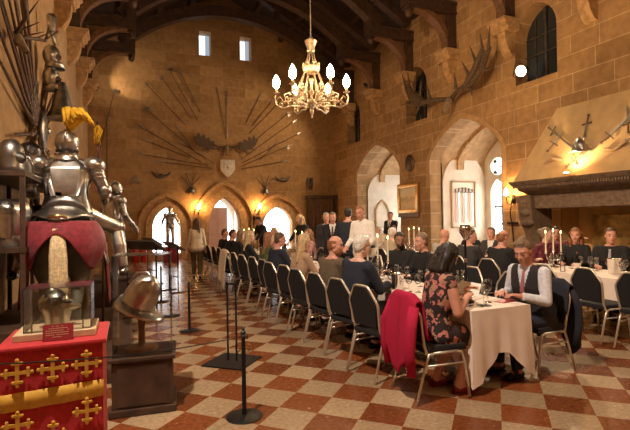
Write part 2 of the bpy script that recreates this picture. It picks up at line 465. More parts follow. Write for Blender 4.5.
# high windows on the right wall: splayed dark leaded panes
for i, cy in enumerate((8.2, 13.2, 17.95, 3.0, -1.0)):
    me = panel(gothic(cy, 5.0, 6.15, .62, .75), [], .02, 'window'); me.transform(MYZ(XR+.42)); me.materials.append(M_winglass)
    o = struct(link('window_%d' % (8+i), me))
    mb = MB(); mb.box((XR+.39, cy, 5.9), (.05, .07, 1.9)); mb.box((XR+.39, cy, 5.75), (.04, 1.24, .03)); mb.box((XR+.39, cy, 6.2), (.04, 1.24, .03))
    for k in (-.31, .31): mb.box((XR+.4, cy+k, 5.85), (.03, .02, 1.7))
    mb.build('mullion', M_dsteel, o)

# corbels: moulded shelf over a curved bracket
def corbel(side, y, parent):
    x0 = XL if side < 0 else XR; s = 1 if side < 0 else -1
    mb = MB()
    prof = [(0, 6.72), (.52, 6.72), (.52, 6.64), (.46, 6.6), (.46, 6.53), (.38, 6.47), (.38, 6.40), (.0, 6.40)]
    mb.prism(prof, (x0, y-.30, 0), (s, 0, 0), (0, 0, 1), (0, .60, 0))
    br = [(0, 6.40), (.33, 6.40), (.31, 6.22), (.25, 6.03), (.15, 5.87), (.06, 5.80), (0, 5.80)]
    mb.prism(br, (x0, y-.13, 0), (s, 0, 0), (0, 0, 1), (0, .26, 0))
    return mb.build('corbel', M_trim, parent, 30)
for y in TY:
    corbel(-1, y, wall_left); corbel(1, y, wall_right)

# roof: boards, purlins and trusses
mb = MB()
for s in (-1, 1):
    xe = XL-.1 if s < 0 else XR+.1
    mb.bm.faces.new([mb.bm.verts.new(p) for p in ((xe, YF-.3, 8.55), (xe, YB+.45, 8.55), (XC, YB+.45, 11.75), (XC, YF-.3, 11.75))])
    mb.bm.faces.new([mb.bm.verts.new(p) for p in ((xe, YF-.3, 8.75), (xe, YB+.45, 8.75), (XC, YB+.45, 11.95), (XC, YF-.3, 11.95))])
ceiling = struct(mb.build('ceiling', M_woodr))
for s in (-1, 1):
    for t in (.25, .5, .75):
        x = XC+s*5.4*(1-t); z = 8.55+3.2*t-.12
        MB().box((x, (YF+YB)/2, z), (.2, YB-YF, .24)).build('purlin', M_wood, ceiling)
MB().box((XC, (YF+YB)/2, 11.6), (.25, YB-YF, .3)).build('ridge_beam', M_wood, ceiling)
def truss(y):
    W = .17
    for s in (-1, 1):
        x0 = XL if s < 0 else XR; d = -s if s > 0 else 1
        d = 1 if s < 0 else -1
        mb = MB()
        mb.box((x0+d*.16, y, 7.45), (.3, 2*W, 1.46))                                   # wall post
        mb.box((x0+d*.85, y, 7.98), (1.7, 2*W+.06, .24))                                 # hammer beam
        mb.box((x0+d*.87, y, 8.14), (1.74, 2*W+.14, .08)); mb.box((x0+d*.87, y, 7.84), (1.74, 2*W+.10, .05))
        mb.box((x0+d*1.6, y, 8.22), (.3, 2*W+.12, .6)); mb.ell((x0+d*1.62, y, 7.72), (.12, .12, .16), u=10, v=6)
        mb.build('hammer_beam', M_wood, ceiling, 30)
        # curved brace
        mb = MB(); q = []
        for k in range(11):
            t = k/10*math.pi/2
            o = (.30+1.18*(1-math.cos(t)), 6.74+1.06*math.sin(t)); i = (.0+.10, 6.74+1.2*k/10) if False else (.30+1.18*(1-math.cos(t))-.16*math.cos(t), 6.74+1.06*math.sin(t)+.16*math.sin(t))
            q.append([mb.bm.verts.new((x0+d*o[0], y-W*.8, o[1])), mb.bm.verts.new((x0+d*o[0], y+W*.8, o[1])), mb.bm.verts.new((x0+d*max(i[0], .1), y+W*.8, min(i[1], 7.95))), mb.bm.verts.new((x0+d*max(i[0], .1), y-W*.8, min(i[1], 7.95)))])
        for A, B in zip(q, q[1:]):
            for k in range(4): mb.bm.faces.new((A[k], A[(k+1) % 4], B[(k+1) % 4], B[k]))
        mb.bm.faces.new(q[0]); mb.bm.faces.new(q[-1][::-1])
        sp = [(.12, 6.8)]+[(.30+1.18*(1-math.cos(k/8*math.pi/2))-.05, 6.76+1.06*math.sin(k/8*math.pi/2)) for k in range(1, 9)]+[(.12, 7.86)]
        mb.prism(sp, (x0, y-.05, 0), (d, 0, 0), (0, 0, 1), (0, .1, 0))
        mb.build('curved_brace', M_oak, ceiling, 30)
    # main arched rib
    mb = MB(); q = []
    xs0, zs0, za = 3.95, 8.1, 9.75
    hgt = za-zs0; Rr = (xs0**2+hgt**2)/(2*hgt); a0 = math.asin(xs0/Rr)
    for k in range(33):
        a = -a0+2*a0*k/32
        xi, zi = XC+Rr*math.sin(a), za-Rr+Rr*math.cos(a)
        xo, zo = XC+(Rr+.42)*math.sin(a), za-Rr+(Rr+.42)*math.cos(a)
        q.append([mb.bm.verts.new((xi, y-W, zi)), mb.bm.verts.new((xi, y+W, zi)), mb.bm.verts.new((xo, y+W, zo)), mb.bm.verts.new((xo, y-W, zo))])
    for A, B in zip(q, q[1:]):
        for k in range(4): mb.bm.faces.new((A[k], A[(k+1) % 4], B[(k+1) % 4], B[k]))
    mb.bm.faces.new(q[0]); mb.bm.faces.new(q[-1][::-1])
    for s in (-1, 1):   # principal rafters
        mb.bar((XC+s*5.3, y, 8.5), (XC, y, 11.55), .26, .3, up=(0, 1, 0))
        mb.bar((XC+s*1.9, y, 9.5), (XC+s*1.9, y, 10.6), .2, .2)
    mb.build('arched_rib', M_wood, ceiling, 30)
for y in TY: truss(y)

# ---------------------------------------------------------------- lamps
def spot(loc, target, power, size, col=(1, .72, .42), blend=.6, rad=.06):
    l = bpy.data.lights.new('flood_light', 'SPOT'); l.energy = power; l.spot_size = R(size); l.spot_blend = blend; l.color = col; l.shadow_soft_size = rad
    o = bpy.data.objects.new('flood_light', l); COL.objects.link(o); o.location = loc
    o.rotation_euler = (V(target)-V(loc)).to_track_quat('-Z', 'Y').to_euler()
    return o
def point(loc, power, col=(1, .72, .42), rad=.05):
    l = bpy.data.lights.new('lamp_light', 'POINT'); l.energy = power; l.color = col; l.shadow_soft_size = rad
    o = bpy.data.objects.new('lamp_light', l); COL.objects.link(o); o.location = loc; return o
def floodlamp(loc, target, power, size, label, col=(1, .72, .42), r=.1, face=None):
    """small can floodlight: housing, lit face, yoke"""
    d = (V(target)-V(loc)).normalized(); q = V((1, 0, 0)).rotation_difference(d)
    t = thing('floodlight', label, 'floodlight', loc); t.rotation_mode = 'QUATERNION'; t.rotation_quaternion = q
    mb = MB(); mb.lathe([(.02, -r*1.4), (r*.7, -r*1.3), (r*.9, -.3*r), (r, 0), (r*.88, 0), (r*.84, -.02)], n=16, M=Matrix.Rotation(R(90), 4, 'Y'))
    mb.build('housing', M_black, t, 40)
    mb = MB(); mb.lathe([(.001, -.02), (r*.85, -.02)], n=16, M=Matrix.Rotation(R(90), 4, 'Y')); mb.build('lit_face', face or M_lampface, t)
    mb = MB(); mb.tube([(-.05, r+.02, 0), (-.05, r+.02, -r-.05), (-.05, -r-.02, -r-.05), (-.05, -r-.02, 0)], .012, 6); mb.build('yoke', M_black, t)
    spot(V(loc)+d*(.03), target, power, size, col)
    return t
# ---------------------------------------------------------------- people
M_skin = mat('skin', (.66, .37, .27), .5, var=.06, scale=12, spec=.4)
M_skinw = mat('skin_warm', (.64, .32, .23), .5, var=.08, scale=12, spec=.4)
M_skinp = mat('skin_pale', (.72, .45, .33), .5, var=.05, scale=12, spec=.4)
M_skind = mat('skin_brown', (.33, .165, .095), .5, var=.06, scale=12, spec=.4)
M_lip = mat('lip', (.45, .16, .13), .45)
M_eyew = mat('eye_white', (.5, .44, .4), .25); M_iris = mat('iris', (.04, .03, .025), .2)
def hairmat(n, c): return mat(n, c, .5, var=.35, scale=55, bump=.5, detail=6)
H = {'brown': hairmat('brown_hair', (.10, .055, .03)), 'dark': hairmat('dark_hair', (.02, .015, .012)), 'grey': hairmat('grey_hair', (.38, .34, .29)),
     'white': hairmat('white_hair', (.68, .64, .58)), 'blonde': hairmat('blonde_hair', (.52, .36, .18)), 'auburn': hairmat('auburn_hair', (.26, .11, .045)), 'sandy': hairmat('greying_brown_hair', (.2, .13, .08))}
CM = {}
def cmat(n, c, **k):
    if n not in CM: CM[n] = mat(n, c, k.pop('rough', .85), var=k.pop('var', .12), scale=k.pop('scale', 40), **k)
    return CM[n]
navy = cmat('navy_suit', (.016, .02, .034)); black = cmat('black_suit', (.010, .010, .011)); white = cmat('white_shirt', (.78, .74, .70)); tweed = cmat('brown_tweed', (.12, .085, .05), scale=90, var=.35)
palebl = cmat('pale_blue_shirt', (.62, .64, .70)); charcoal = cmat('charcoal_suit', (.035, .033, .034)); cream = cmat('cream_top', (.72, .62, .5)); khaki = cmat('olive_trousers', (.12, .10, .045)); beige = cmat('beige_jacket', (.5, .4, .28)); tan = cmat('tan_top', (.42, .27, .16)); pink = cmat('pink_top', (.6, .3, .27)); greyj = cmat('light_grey_jacket', (.42, .4, .37)); green = cmat('green_print', (.09, .10, .035), scale=25, var=.6); jean = cmat('dark_jeans', (.02, .028, .05)); bluej = cmat('blue_jacket', (.04, .06, .12)); ptie = cmat('pink_tie', (.35, .12, .14), scale=80, var=.3); gtie = cmat('grey_tie', (.35, .34, .4)); dtie = cmat('dark_tie', (.12, .05, .05), scale=80, var=.5); vest = cmat('dark_waistcoat', (.022, .017, .02), scale=120, var=.4); shoeb = mat('black_leather', (.012, .011, .011), .35); shoer = mat('red_leather', (.25, .02, .03), .5); stock = mat('tan_stocking', (.3, .17, .11), .6)
def floral(name, base, c1, c2, sc):
    m, nt, b = nodes_of(name); L = nt.links.new; N = nt.nodes.new
    tc = N('ShaderNodeTexCoord'); nz = N('ShaderNodeTexNoise'); nz.inputs['Scale'].default_value = sc*.7; L(tc.outputs['Object'], nz.inputs['Vector'])
    mxv = N('ShaderNodeMix'); mxv.data_type = 'VECTOR'; mxv.inputs['Factor'].default_value = .12; L(tc.outputs['Object'], mxv.inputs['A']); L(nz.outputs['Color'], mxv.inputs['B'])
    vo = N('ShaderNodeTexVoronoi'); vo.inputs['Scale'].default_value = sc; L(mxv.outputs['Result'], vo.inputs['Vector'])
    r = N('ShaderNodeValToRGB'); r.color_ramp.interpolation = 'CONSTANT'
    e = r.color_ramp.elements; e[0].position = 0; e[0].color = (*base, 1); e[1].position = .35; e[1].color = (*c1, 1)
    for p, c in ((.55, base), (.68, c2), (.86, base)):
        k = e.new(p); k.color = (*c, 1)
    sp = N('ShaderNodeSeparateColor'); L(vo.outputs['Color'], sp.inputs[0]); L(sp.outputs[0], r.inputs['Fac'])
    r2 = N('ShaderNodeValToRGB'); r2.color_ramp.elements[0].position = .28; r2.color_ramp.elements[1].position = .34; r2.color_ramp.elements[0].color = (0, 0, 0, 1); r2.color_ramp.elements[1].color = (1, 1, 1, 1)
    dv = N('ShaderNodeMath'); dv.operation = 'MULTIPLY'; dv.inputs[1].default_value = .5; L(vo.outputs['Distance'], dv.inputs[0]); L(dv.outputs[0], r2.inputs['Fac'])
    mx = N('ShaderNodeMix'); mx.data_type = 'RGBA'; L(r2.outputs[0], mx.inputs['Factor']); L(r.outputs[0], mx.inputs['A']); mx.inputs['B'].default_value = (*base, 1)
    L(mx.outputs['Result'], b.inputs['Base Color']); b.inputs['Roughness'].default_value = .8; CM[name] = m; return m
M_floral = floral('floral_dress', (.022, .012, .012), (.50, .18, .15), (.38, .22, .13), 24)
M_floral2 = floral('dark_red_floral', (.09, .010, .02), (.28, .06, .07), (.20, .05, .06), 34)

def remesh(mb, vox, name, mats, parent=None, smooth_it=2, post=None, keep=None):
    me = bpy.data.meshes.new(name); bmesh.ops.recalc_face_normals(mb.bm, faces=mb.bm.faces); mb.bm.to_mesh(me); mb.bm.free()
    tmp = bpy.data.objects.new('tmp', me); COL.objects.link(tmp)
    md = tmp.modifiers.new('r', 'REMESH'); md.mode = 'VOXEL'; md.voxel_size = vox; md.use_smooth_shade = True
    if smooth_it:
        sm = tmp.modifiers.new('s', 'SMOOTH'); sm.factor = .5; sm.iterations = smooth_it
    dg = bpy.context.evaluated_depsgraph_get(); dg.update()
    out = bpy.data.meshes.new_from_object(tmp.evaluated_get(dg)); out.name = name
    bpy.data.objects.remove(tmp); bpy.data.meshes.remove(me)
    if post or keep:
        n = len(out.vertices); co = np.empty(n*3, np.float32); out.vertices.foreach_get('co', co); co = co.reshape(-1, 3)
        if post:
            co2 = post(co).astype(np.float32); out.vertices.foreach_set('co', co2.ravel()); co = co2
        if keep:
            bad = ~keep(co)
            bm = bmesh.new(); bm.from_mesh(out); bm.verts.ensure_lookup_table()
            kill = [f for f in bm.faces if any(bad[v.index] for v in f.verts)]
            bmesh.ops.delete(bm, geom=kill, context='FACES')
            bm.to_mesh(out); bm.free()
    out.materials.clear()
    for m in (mats if isinstance(mats, (list, tuple)) else [mats]): out.materials.append(m)
    out.polygons.foreach_set('use_smooth', [True]*len(out.polygons))
    out.update()
    return link(name, out, parent)

def ik(a, c, l1, l2, pole):
    a, c = V(a), V(c); d = c-a; D = d.length; mx = (l1+l2)*.995
    if D > mx: c = a+d*(mx/D); D = mx; d = c-a
    D = max(D, abs(l1-l2)+.01)
    x = (l1*l1-l2*l2+D*D)/(2*D); h = math.sqrt(max(l1*l1-x*x, 0))
    n = d.normalized(); p = V(pole); p = p-n*p.dot(n); p.normalize()
    return a+n*x+p*h, c

class Pose: pass
def skeleton(seated=True, lean=5, side=0, twist=0, head=(0, 0), hands=None, slim=1.0, feet=None, hipz=None, knees=None):
    """local frame: forward +X, left +Y, up +Z.  head=(turn left deg, nod down deg)"""
    k = Pose(); k.seated = seated; k.slim = slim
    hz = hipz or (.55 if seated else .93)
    k.pelvis = V((0, 0, hz))
    Rl = Matrix.Rotation(R(lean), 3, 'Y') @ Matrix.Rotation(R(side), 3, 'X')
    Tw = Matrix.Rotation(R(twist), 3, 'Z')
    k.B = Rl @ Tw
    Rh = Matrix.Rotation(R(lean*.5), 3, 'Y')
    k.waist = k.pelvis+Rh @ V((0, 0, .17)); k.chest = k.waist+Rl @ V((.01, 0, .17)); k.sh = k.chest+Rl @ V((-.005, 0, .15)); k.neck = k.chest+Rl @ V((-.01, 0, .20))
    k.shL = k.sh+k.B @ V((0, .17*slim+.012, -.005)); k.shR = k.sh+k.B @ V((0, -.17*slim-.012, -.005))
    Hm = k.B.lerp(Tw, .6) if False else (Matrix.Rotation(R(lean*.5), 3, 'Y') @ Tw) @ Matrix.Rotation(R(head[0]), 3, 'Z') @ Matrix.Rotation(R(head[1]), 3, 'Y')
    k.Hm = Hm
    k.hc = k.neck+Rl @ V((.005, 0, .055))+Hm @ V((.025, 0, .125))
    if hands is None:
        hands = (V((.42, .17, hz+.24)), V((.42, -.17, hz+.24))) if seated else (V((.06, .27, hz-.1)), V((.06, -.27, hz-.1)))
    k.wr = []; k.el = []
    for s, sh, h in ((1, k.shL, hands[0]), (-1, k.shR, hands[1])):
        e, wr = ik(sh, h, .285*1.0, .25, (-.5 if seated else -1, s*.5, -.8)); k.el.append(e); k.wr.append(wr)
    k.hip = [k.pelvis+V((0, .095, -.02)), k.pelvis+V((0, -.095, -.02))]
    if seated:
        kn = knees or (V((.43, .12, hz-.02)), V((.43, -.12, hz-.02)))
        ft = feet or (V((.42, .12, .09)), V((.42, -.12, .09)))
        k.kn = [V(x) for x in kn]; k.an = [V(x) for x in ft]
    else:
        ft = feet or (V((.02, .11, .09)), V((-.02, -.11, .09)))
        k.kn = []; k.an = []
        for h, f in zip(k.hip, ft):
            e, a = ik(h, f, .43, .42, (1, 0, 0)); k.kn.append(e); k.an.append(a)
    return k
def torso_hulls(mb, k, g=0.0, low=True, top=True, neck=True, n=12, belly=0.0):
    s = k.slim; B = k.B
    P = [(k.pelvis+V((0, 0, -.02)), .085*s+.01, .115*s**.5+g), (k.waist+B @ V((.0+belly*.6, 0, 0)), .062*s, .107*s+g+belly), (k.chest+V((0, 0, -.02)), .085*s, .112*s**.5+g), (k.sh+B @ V((0, 0, -.02)), .115*s, .072+g)]
    for (a, wa, ra), (b_, wb, rb) in zip(P[0 if low else 1:], P[1 if low else 2:]):
        la = B @ V((0, 1, 0))
        mb.hull([(a+la*wa, ra), (a-la*wa, ra), (b_+la*wb, rb), (b_-la*wb, rb)], n)
    if neck:
        la = B @ V((0, 1, 0))
        mb.hull([(k.shL-la*.03, .05+g), (k.shR+la*.03, .05+g), (k.neck+V((0, 0, .0)), .058+g*.7)], n)
def arm_hulls(mb, k, g=0.0, upto=2, n=10, cuff=0):
    for i, sh in enumerate((k.shL, k.shR)):
        mb.hull([(sh, .060*k.slim**.5+g), (k.el[i], .043+g)], n)
        if upto == 2:
            a, b_ = k.el[i], k.wr[i]; d = (b_-a)
            mb.ell(a, .043+g, u=n, v=7)
            mb.cone(a, a+d*(.98-cuff), .043+g, .031+g*1.1, n)
        elif upto == 1: pass
def leg_hulls(mb, k, g=0.0, n=10, cut=.97, thigh=True):
    for i in (0, 1):
        mb.hull([(k.hip[i], .092*k.slim+g), (k.kn[i], .062+g)], n)
        a, b_ = k.kn[i], k.an[i]
        mb.ell(a, .062+g, u=n, v=7); mb.cone(a, a+(b_-a)*.4, .06+g, .058+g, n); mb.cone(a+(b_-a)*.4, a+(b_-a)*cut, .058+g, .042+g, n)
def hand_hulls(mb, k, i, curl=25, spread=1.0):
    s = 1 if i == 0 else -1
    d = (k.wr[i]-k.el[i]).normalized()
    up = V((0, 0, 1)); side = up.cross(d)
    if side.length < .3: side = V((0, 1, 0)); 
    side = (side-d*side.dot(d)).normalized(); nrm = d.cross(side).normalized()   # nrm: back of the hand (upwards)
    if nrm.z < 0: nrm = -nrm; 
    lat = nrm.cross(d).normalized()            # points to the left of the hand
    w_ = k.wr[i]
    kn = [w_+d*.088+lat*(.033-.0215*j) for j in range(4)]
    mb.hull([(w_, .024), (w_+d*.03+lat*.018, .018), (w_+d*.03-lat*.018, .018), (kn[0]-lat*.004, .0125), (kn[3]+lat*.004, .0115)], 8)
    lens = [.036, .04, .038, .03] if s > 0 else [.036, .04, .038, .03]
    order = range(4) if s < 0 else range(3, -1, -1)
    for j, ln in zip(order, [.037, .042, .038, .030]):
        f = (d+lat*(1.5-j)*.10*spread).normalized()
        q1 = Quaternion(lat, R(curl)); q2 = Quaternion(lat, R(curl*2.2))
        a = kn[j]; f1 = q1 @ f; f2 = q2 @ f
        if f2.dot(nrm) > 0: q1 = Quaternion(lat, R(-curl)); q2 = Quaternion(lat, R(-curl*2.2)); f1 = q1 @ f; f2 = q2 @ f
        m_ = a+f1*ln; mb.cap(a, m_, .0098, .009, 8); mb.cap(m_, m_+f2*ln*.95, .009, .0075, 8)
    tl = lat*(1 if s < 0 else -1)
    b0 = w_+d*.022+tl*.024; b1 = b0+(d*.6+tl*.75-nrm*.2).normalized()*.042; b2 = b1+(d*.95+tl*.25-nrm*.2).normalized()*.032
    mb.cap(b0, b1, .0135, .0115, 8); mb.cap(b1, b2, .011, .009, 8)
def head_hulls(mb, k, n=16):
    Hm, c = k.Hm, k.hc
    P = lambda x, y, z: c+Hm @ V((x, y, z))
    mb.ell(P(-.008, 0, .022), (.097, .078, .100), Hm, n, 11)
    mb.ell(P(.022, 0, -.042), (.070, .060, .083), Hm, n, 11)
    mb.hull([(P(.062, .012, -.103), .019), (P(.062, -.012, -.103), .019), (P(-.005, .052, -.065), .018), (P(-.005, -.052, -.065), .018)], 8)
    mb.hull([(P(.084, 0, .016), .008), (P(.108, 0, -.026), .011)], 8); mb.hull([(P(.096, .011, -.03), .0085), (P(.096, -.011, -.03), .0085)], 8)
    mb.hull([(P(.076, .036, .032), .013), (P(.08, 0, .03), .012)], 8); mb.hull([(P(.076, -.036, .032), .013), (P(.08, 0, .03), .012)], 8)
    mb.ell(P(.052, .04, -.025), .028, u=8, v=6); mb.ell(P(.052, -.04, -.025), .028, u=8, v=6)
    mb.hull([(P(.083, .017, -.063), .0085), (P(.087, 0, -.061), .009), (P(.083, -.017, -.063), .0085)], 8)
    for s in (-1, 1):
        mb.ell(P(-.012, s*.077, -.004), (.020, .010, .033), Hm @ Matrix.Rotation(R(s*18), 3, 'Z'), 10, 7)
    mb.hull([(k.neck+V((0, 0, -.02)), .058), (P(-.02, 0, -.065), .052)], 12)

def make_hair(k, style, m, parent, vox):
    Hm, c = k.Hm, k.hc
    P = lambda x, y, z: c+Hm @ V((x, y, z))
    mb = MB()
    mb.ell(P(-.014, 0, .036), (.102, .085, .098), Hm, 16, 11); mb.ell(P(-.035, 0, -.01), (.077, .079, .085), Hm, 16, 11)
    long_ = style in ('long', 'bob', 'wavy')
    if style == 'bun': mb.ell(P(-.11, 0, .06), .048, u=10, v=7)
    if style in ('long', 'wavy'):
        for y in (-.062, -.03, 0, .03, .062):
            e = P(-.05, y*1.25, -.16); f = V(e)+V((-.03 if k.seated else -.04, 0, -.17)) if True else e
            f = e+k.B @ V((-.045, y*.3, -.15))
            mb.cap(P(-.055, y, .02), e, .046, .045, 8); mb.cap(e, f, .045, .022, 8)
        for s in (-1, 1): mb.cap(P(.012, s*.078, .03), P(.0, s*.085, -.13), .026, .028, 8); mb.cap(P(.0, s*.085, -.13), P(.01, s*.09, -.24), .028, .015, 8)
    if style == 'bob':
        for y in (-.06, -.03, 0, .03, .06): mb.cap(P(-.055, y, .02), P(-.06, y*1.2, -.16), .052, .04, 8)
        for s in (-1, 1): mb.cap(P(.015, s*.076, .04), P(.012, s*.085, -.14), .03, .026, 8)
    if style == 'full':   # thick short hair with a parting
        mb.hull([(P(.045, .03, .112), .022), (P(.04, -.045, .104), .022), (P(-.06, 0, .105), .042)], 8)
    Mi = np.array(Hm.transposed().to_3x3()); cc = np.array(c)
    def keep(co):
        l = (co-cc) @ Mi.T
        x, z = l[:, 0], l[:, 2]
        line = np.where(x > .05, .078, np.where(x > .0, np.clip(.0+x*1.6, -.01, .078), -.02-(0-x)*1.1))
        if long_:
            line = np.where(x > .055, .075, np.where(x > .03, .03, -9))
        ok = z > np.maximum(line, -9)
        if style == 'balding':
            ok &= ~((z > .062)) & (x < .03)
        return ok
    sd = rnd.random()*9
    amp = .009 if style in ('wavy',) else .013 if style == 'bob' else .0055
    def post(co):
        out = co.copy()
        for i, p in enumerate(co):
            v = V(p); q = V((p[0]*22+sd, p[1]*22, p[2]*9))
            d = (v-c); d.normalize()
            o = noise.noise(q*1.3)*amp+noise.noise(q*3)*amp*.4
            out[i] = p+np.array(d)*o
        return out
    return remesh(mb, vox, 'hair', m, parent, 1, post, keep)

def person(loc, rz, label, sk, skin=M_skin, hair=('short', 'brown'), top=white, bottom=black, jacket=None, tie=None, near=False, skirt=None, sleeves=True, beard=None, shoes=shoeb, scale=1.0, glasses=False, belly=0.0, waistcoat=None, group=None, vneck=True, sleeve_top=True, nolegs=False, collar=None, lids=False):
    vox = .0075 if near else .0115; cv = .010 if near else .014
    k = sk
    mb = MB(); torso_hulls(mb, k, 0, belly=belly); arm_hulls(mb, k, 0, n=12 if near else 9)
    leg_hulls(mb, k, 0, n=10); 
    for i in (0, 1): mb.hull([(k.an[i]+V((-.03, 0, -.045)), .036), (k.an[i]+V((.10, 0, -.055)), .028), (k.an[i], .045)], 8)
    for i in (0, 1): hand_hulls(mb, k, i)
    head_hulls(mb, k)
    body = remesh(mb, vox, 'person', [skin, M_lip], None, 2)
    # lips
    lipc = np.array(k.hc+k.Hm @ V((.094, 0, -.062))); me = body.data
    cen = np.empty(len(me.polygons)*3, np.float32); me.polygons.foreach_get('center', cen); cen = cen.reshape(-1, 3)
    Mi = np.array(k.Hm.transposed()); l = (cen-np.array(k.hc)) @ Mi.T
    li = ((l[:, 0] > .083) & (np.abs(l[:, 2]+.062) < .008) & (np.abs(l[:, 1]) < .023)).astype(np.int32)
    me.polygons.foreach_set('material_index', li)
    tag(body, label, 'person', group, loc, rz); body.scale = (scale,)*3
    P = lambda x, y, z: k.hc+k.Hm @ V((x, y, z))
    for s in (-1, 1):
        mb = MB(); mb.ell(P(.0715, s*.033, .006), .0135, u=10, v=8); mb.bm.faces.ensure_lookup_table()
        if lids:
            mb.tube([P(.083, s*.022, -.004), P(.0865, s*.034, -.0075), P(.080, s*.046, -.004)], [.002, .0025, .002], 5)
        e = mb.build('eye', [M_eyew, M_iris] if not lids else [skin, M_iris], body, True)
        ic = P(.086, s*.033, .003)
        for f in e.data.polygons:
            if not lids and (f.center-ic).length < .0095: f.material_index = 1
            if lids and (f.center-P(.0715, s*.033, .006)).length > .0142: f.material_index = 1
        mb = MB(); mb.tube([P(.084, s*.016, .031), P(.088, s*.034, .036), P(.076, s*.054, .030)], [.004, .0048, .003], 6); mb.build('eyebrow', H[hair[1]] if hair[1] != 'white' else H['grey'], body)
    if hair[0] != 'none': make_hair(k, hair[0], H[hair[1]], body, .009 if near else .012)
    if beard:
        mb = MB(); mb.ell(P(.03, 0, -.075), (.068, .062, .068), k.Hm, 12, 8); mb.hull([(P(.088, .022, -.046), .009), (P(.088, -.022, -.046), .009)], 6)
        cc = np.array(k.hc)
        def kb(co):
            q = (co-cc) @ Mi.T
            return (q[:, 2] < -.034) & ~((np.abs(q[:, 2]+.062) < .010) & (np.abs(q[:, 1]) < .022) & (q[:, 0] > .07))
        remesh(mb, .009, 'beard', H[beard], body, 1, None, kb)
    if glasses:
        mb = MB()
        for s in (-1, 1):
            mb.tube([P(.098, s*.034+.021*math.cos(a*math.pi/6), .004+.017*math.sin(a*math.pi/6)) for a in range(12)], .0022, 5, closed=True); mb.tube([P(.096, s*.056, .008), P(-.01, s*.082, .012)], .002, 5)
        mb.tube([P(.1, .013, .008), P(.1, -.013, .008)], .002, 5); mb.build('glasses', M_black, body)
    # shirt / top
    tm = MB(); torso_hulls(tm, k, .009, belly=belly, neck=True)
    if sleeves: arm_hulls(tm, k, .011, 2, cuff=.02)
    elif sleeve_top: 
        for i, sh in enumerate((k.shL, k.shR)): tm.hull([(sh, .068*k.slim**.5), (sh+(k.el[i]-sh)*.12, .062)], 10)
    cutz = k.neck+k.B @ V((0, 0, .03)); nB = np.array(k.B @ V((-.35 if not collar else -.1, 0, 1)).normalized()); nc = np.array(k.neck+k.B @ V((0, 0, .028)))
    keep = lambda co: ((co-nc) @ nB) < .012
    if not k.seated and not jacket and not skirt:
        tm.hull([(k.pelvis+V((0, .085, -.03)), .118*k.slim+.034), (k.pelvis+V((0, -.085, -.03)), .118*k.slim+.034), (k.waist+V((0, .05, 0)), .118), (k.waist+V((0, -.05, 0)), .118)], 12)
    if skirt:
        z0 = (k.kn[0]+k.kn[1])/2
        if k.seated:
            tm.hull([(k.hip[0], .108), (k.hip[1], .108), (k.kn[0], .078), (k.kn[1], .078)], 12)
            for i in (0, 1): tm.hull([(k.kn[i]+V((-.03, 0, 0)), .078), (k.kn[i]+V((.035, 0, -.10)), .068), (k.kn[1-i]+V((.03, 0, -.08)), .07)], 10)
            tm.hull([(k.hip[0]+V((.05, .03, -.05)), .07), (k.hip[1]+V((.05, -.03, -.05)), .07), (k.kn[0]+V((-.02, .02, -.1)), .05), (k.kn[1]+V((-.02, -.02, -.1)), .05)], 10)
        else:
            tm.hull([(k.hip[0], .11), (k.hip[1], .11), (k.kn[0]+V((0, .04, 0)), .12), (k.kn[1]+V((0, -.04, 0)), .12)], 12)
    remesh(tm, cv, 'dress' if skirt else 'shirt', top, body, 2, None, (lambda co: ((co-nc) @ nB) < -.012) if (jacket or waistcoat) else keep)
    if not skirt and not nolegs:
        bm_ = MB(); P0 = MB()
        bm_.hull([(k.pelvis+V((0, .085, .085 if waistcoat else .05)), .118*k.slim+.016), (k.pelvis+V((0, -.085, .085 if waistcoat else .05)), .118*k.slim+.016), (k.hip[0], .095*k.slim+.016), (k.hip[1], .095*k.slim+.016)], 12)
        leg_hulls(bm_, k, .016, cut=.98); remesh(bm_, cv, 'trousers', bottom, body, 2)
    if not nolegs:
        for i in (0, 1):
            mb = MB(); a = k.an[i]; mb.hull([(a+V((-.045, 0, -.05)), .038), (a+V((.03, 0, -.045)), .042), (a+V((.145, .0, -.06)), .028)], 10)
            zc = np.array(a)[2]
            mb.box(tuple(a+V((.05, 0, -.083))), (.24, .075, .012)); mb.build('shoe', shoes, body, 40)
    up = k.B @ V((0, 0, 1)); fw = k.B @ V((1, 0, 0)); lf = k.B @ V((0, 1, 0))
    def opening(depth, wid, zlo):
        """V opening: distance tests in the torso frame"""
        s0 = np.array(k.neck); U, Fw, Lf = np.array(up), np.array(fw), np.array(lf)
        def kp(co):
            q = co-s0; u = q @ U; f = q @ Fw; y = np.abs(q @ Lf)
            v = (f > .0) & (y < wid*np.clip((u-zlo)/(-zlo+.02), 0, 1.2)) & (u > zlo)
            return ~v & (((co-nc) @ nB) < -.002)
        return kp
    if waistcoat:
        jm = MB(); torso_hulls(jm, k, .019, belly=belly)
        s0 = np.array(k.neck); U, Fw, Lf = np.array(up), np.array(fw), np.array(lf); kpv = opening(.2, .075, -.27)
        remesh(jm, cv, 'waistcoat', waistcoat, body, 2, None, lambda co: kpv(co) & ((np.abs((co-s0) @ Lf) < .172*k.slim+.012) | ((co-s0) @ U < -.17)))
        mb = MB()
        for q in range(4): mb.ell(k.chest+fw*(.137+belly*.5)+up*(-.02-.07*q)+lf*.0, .008, u=8, v=5)
        mb.build('button', M_black, body)
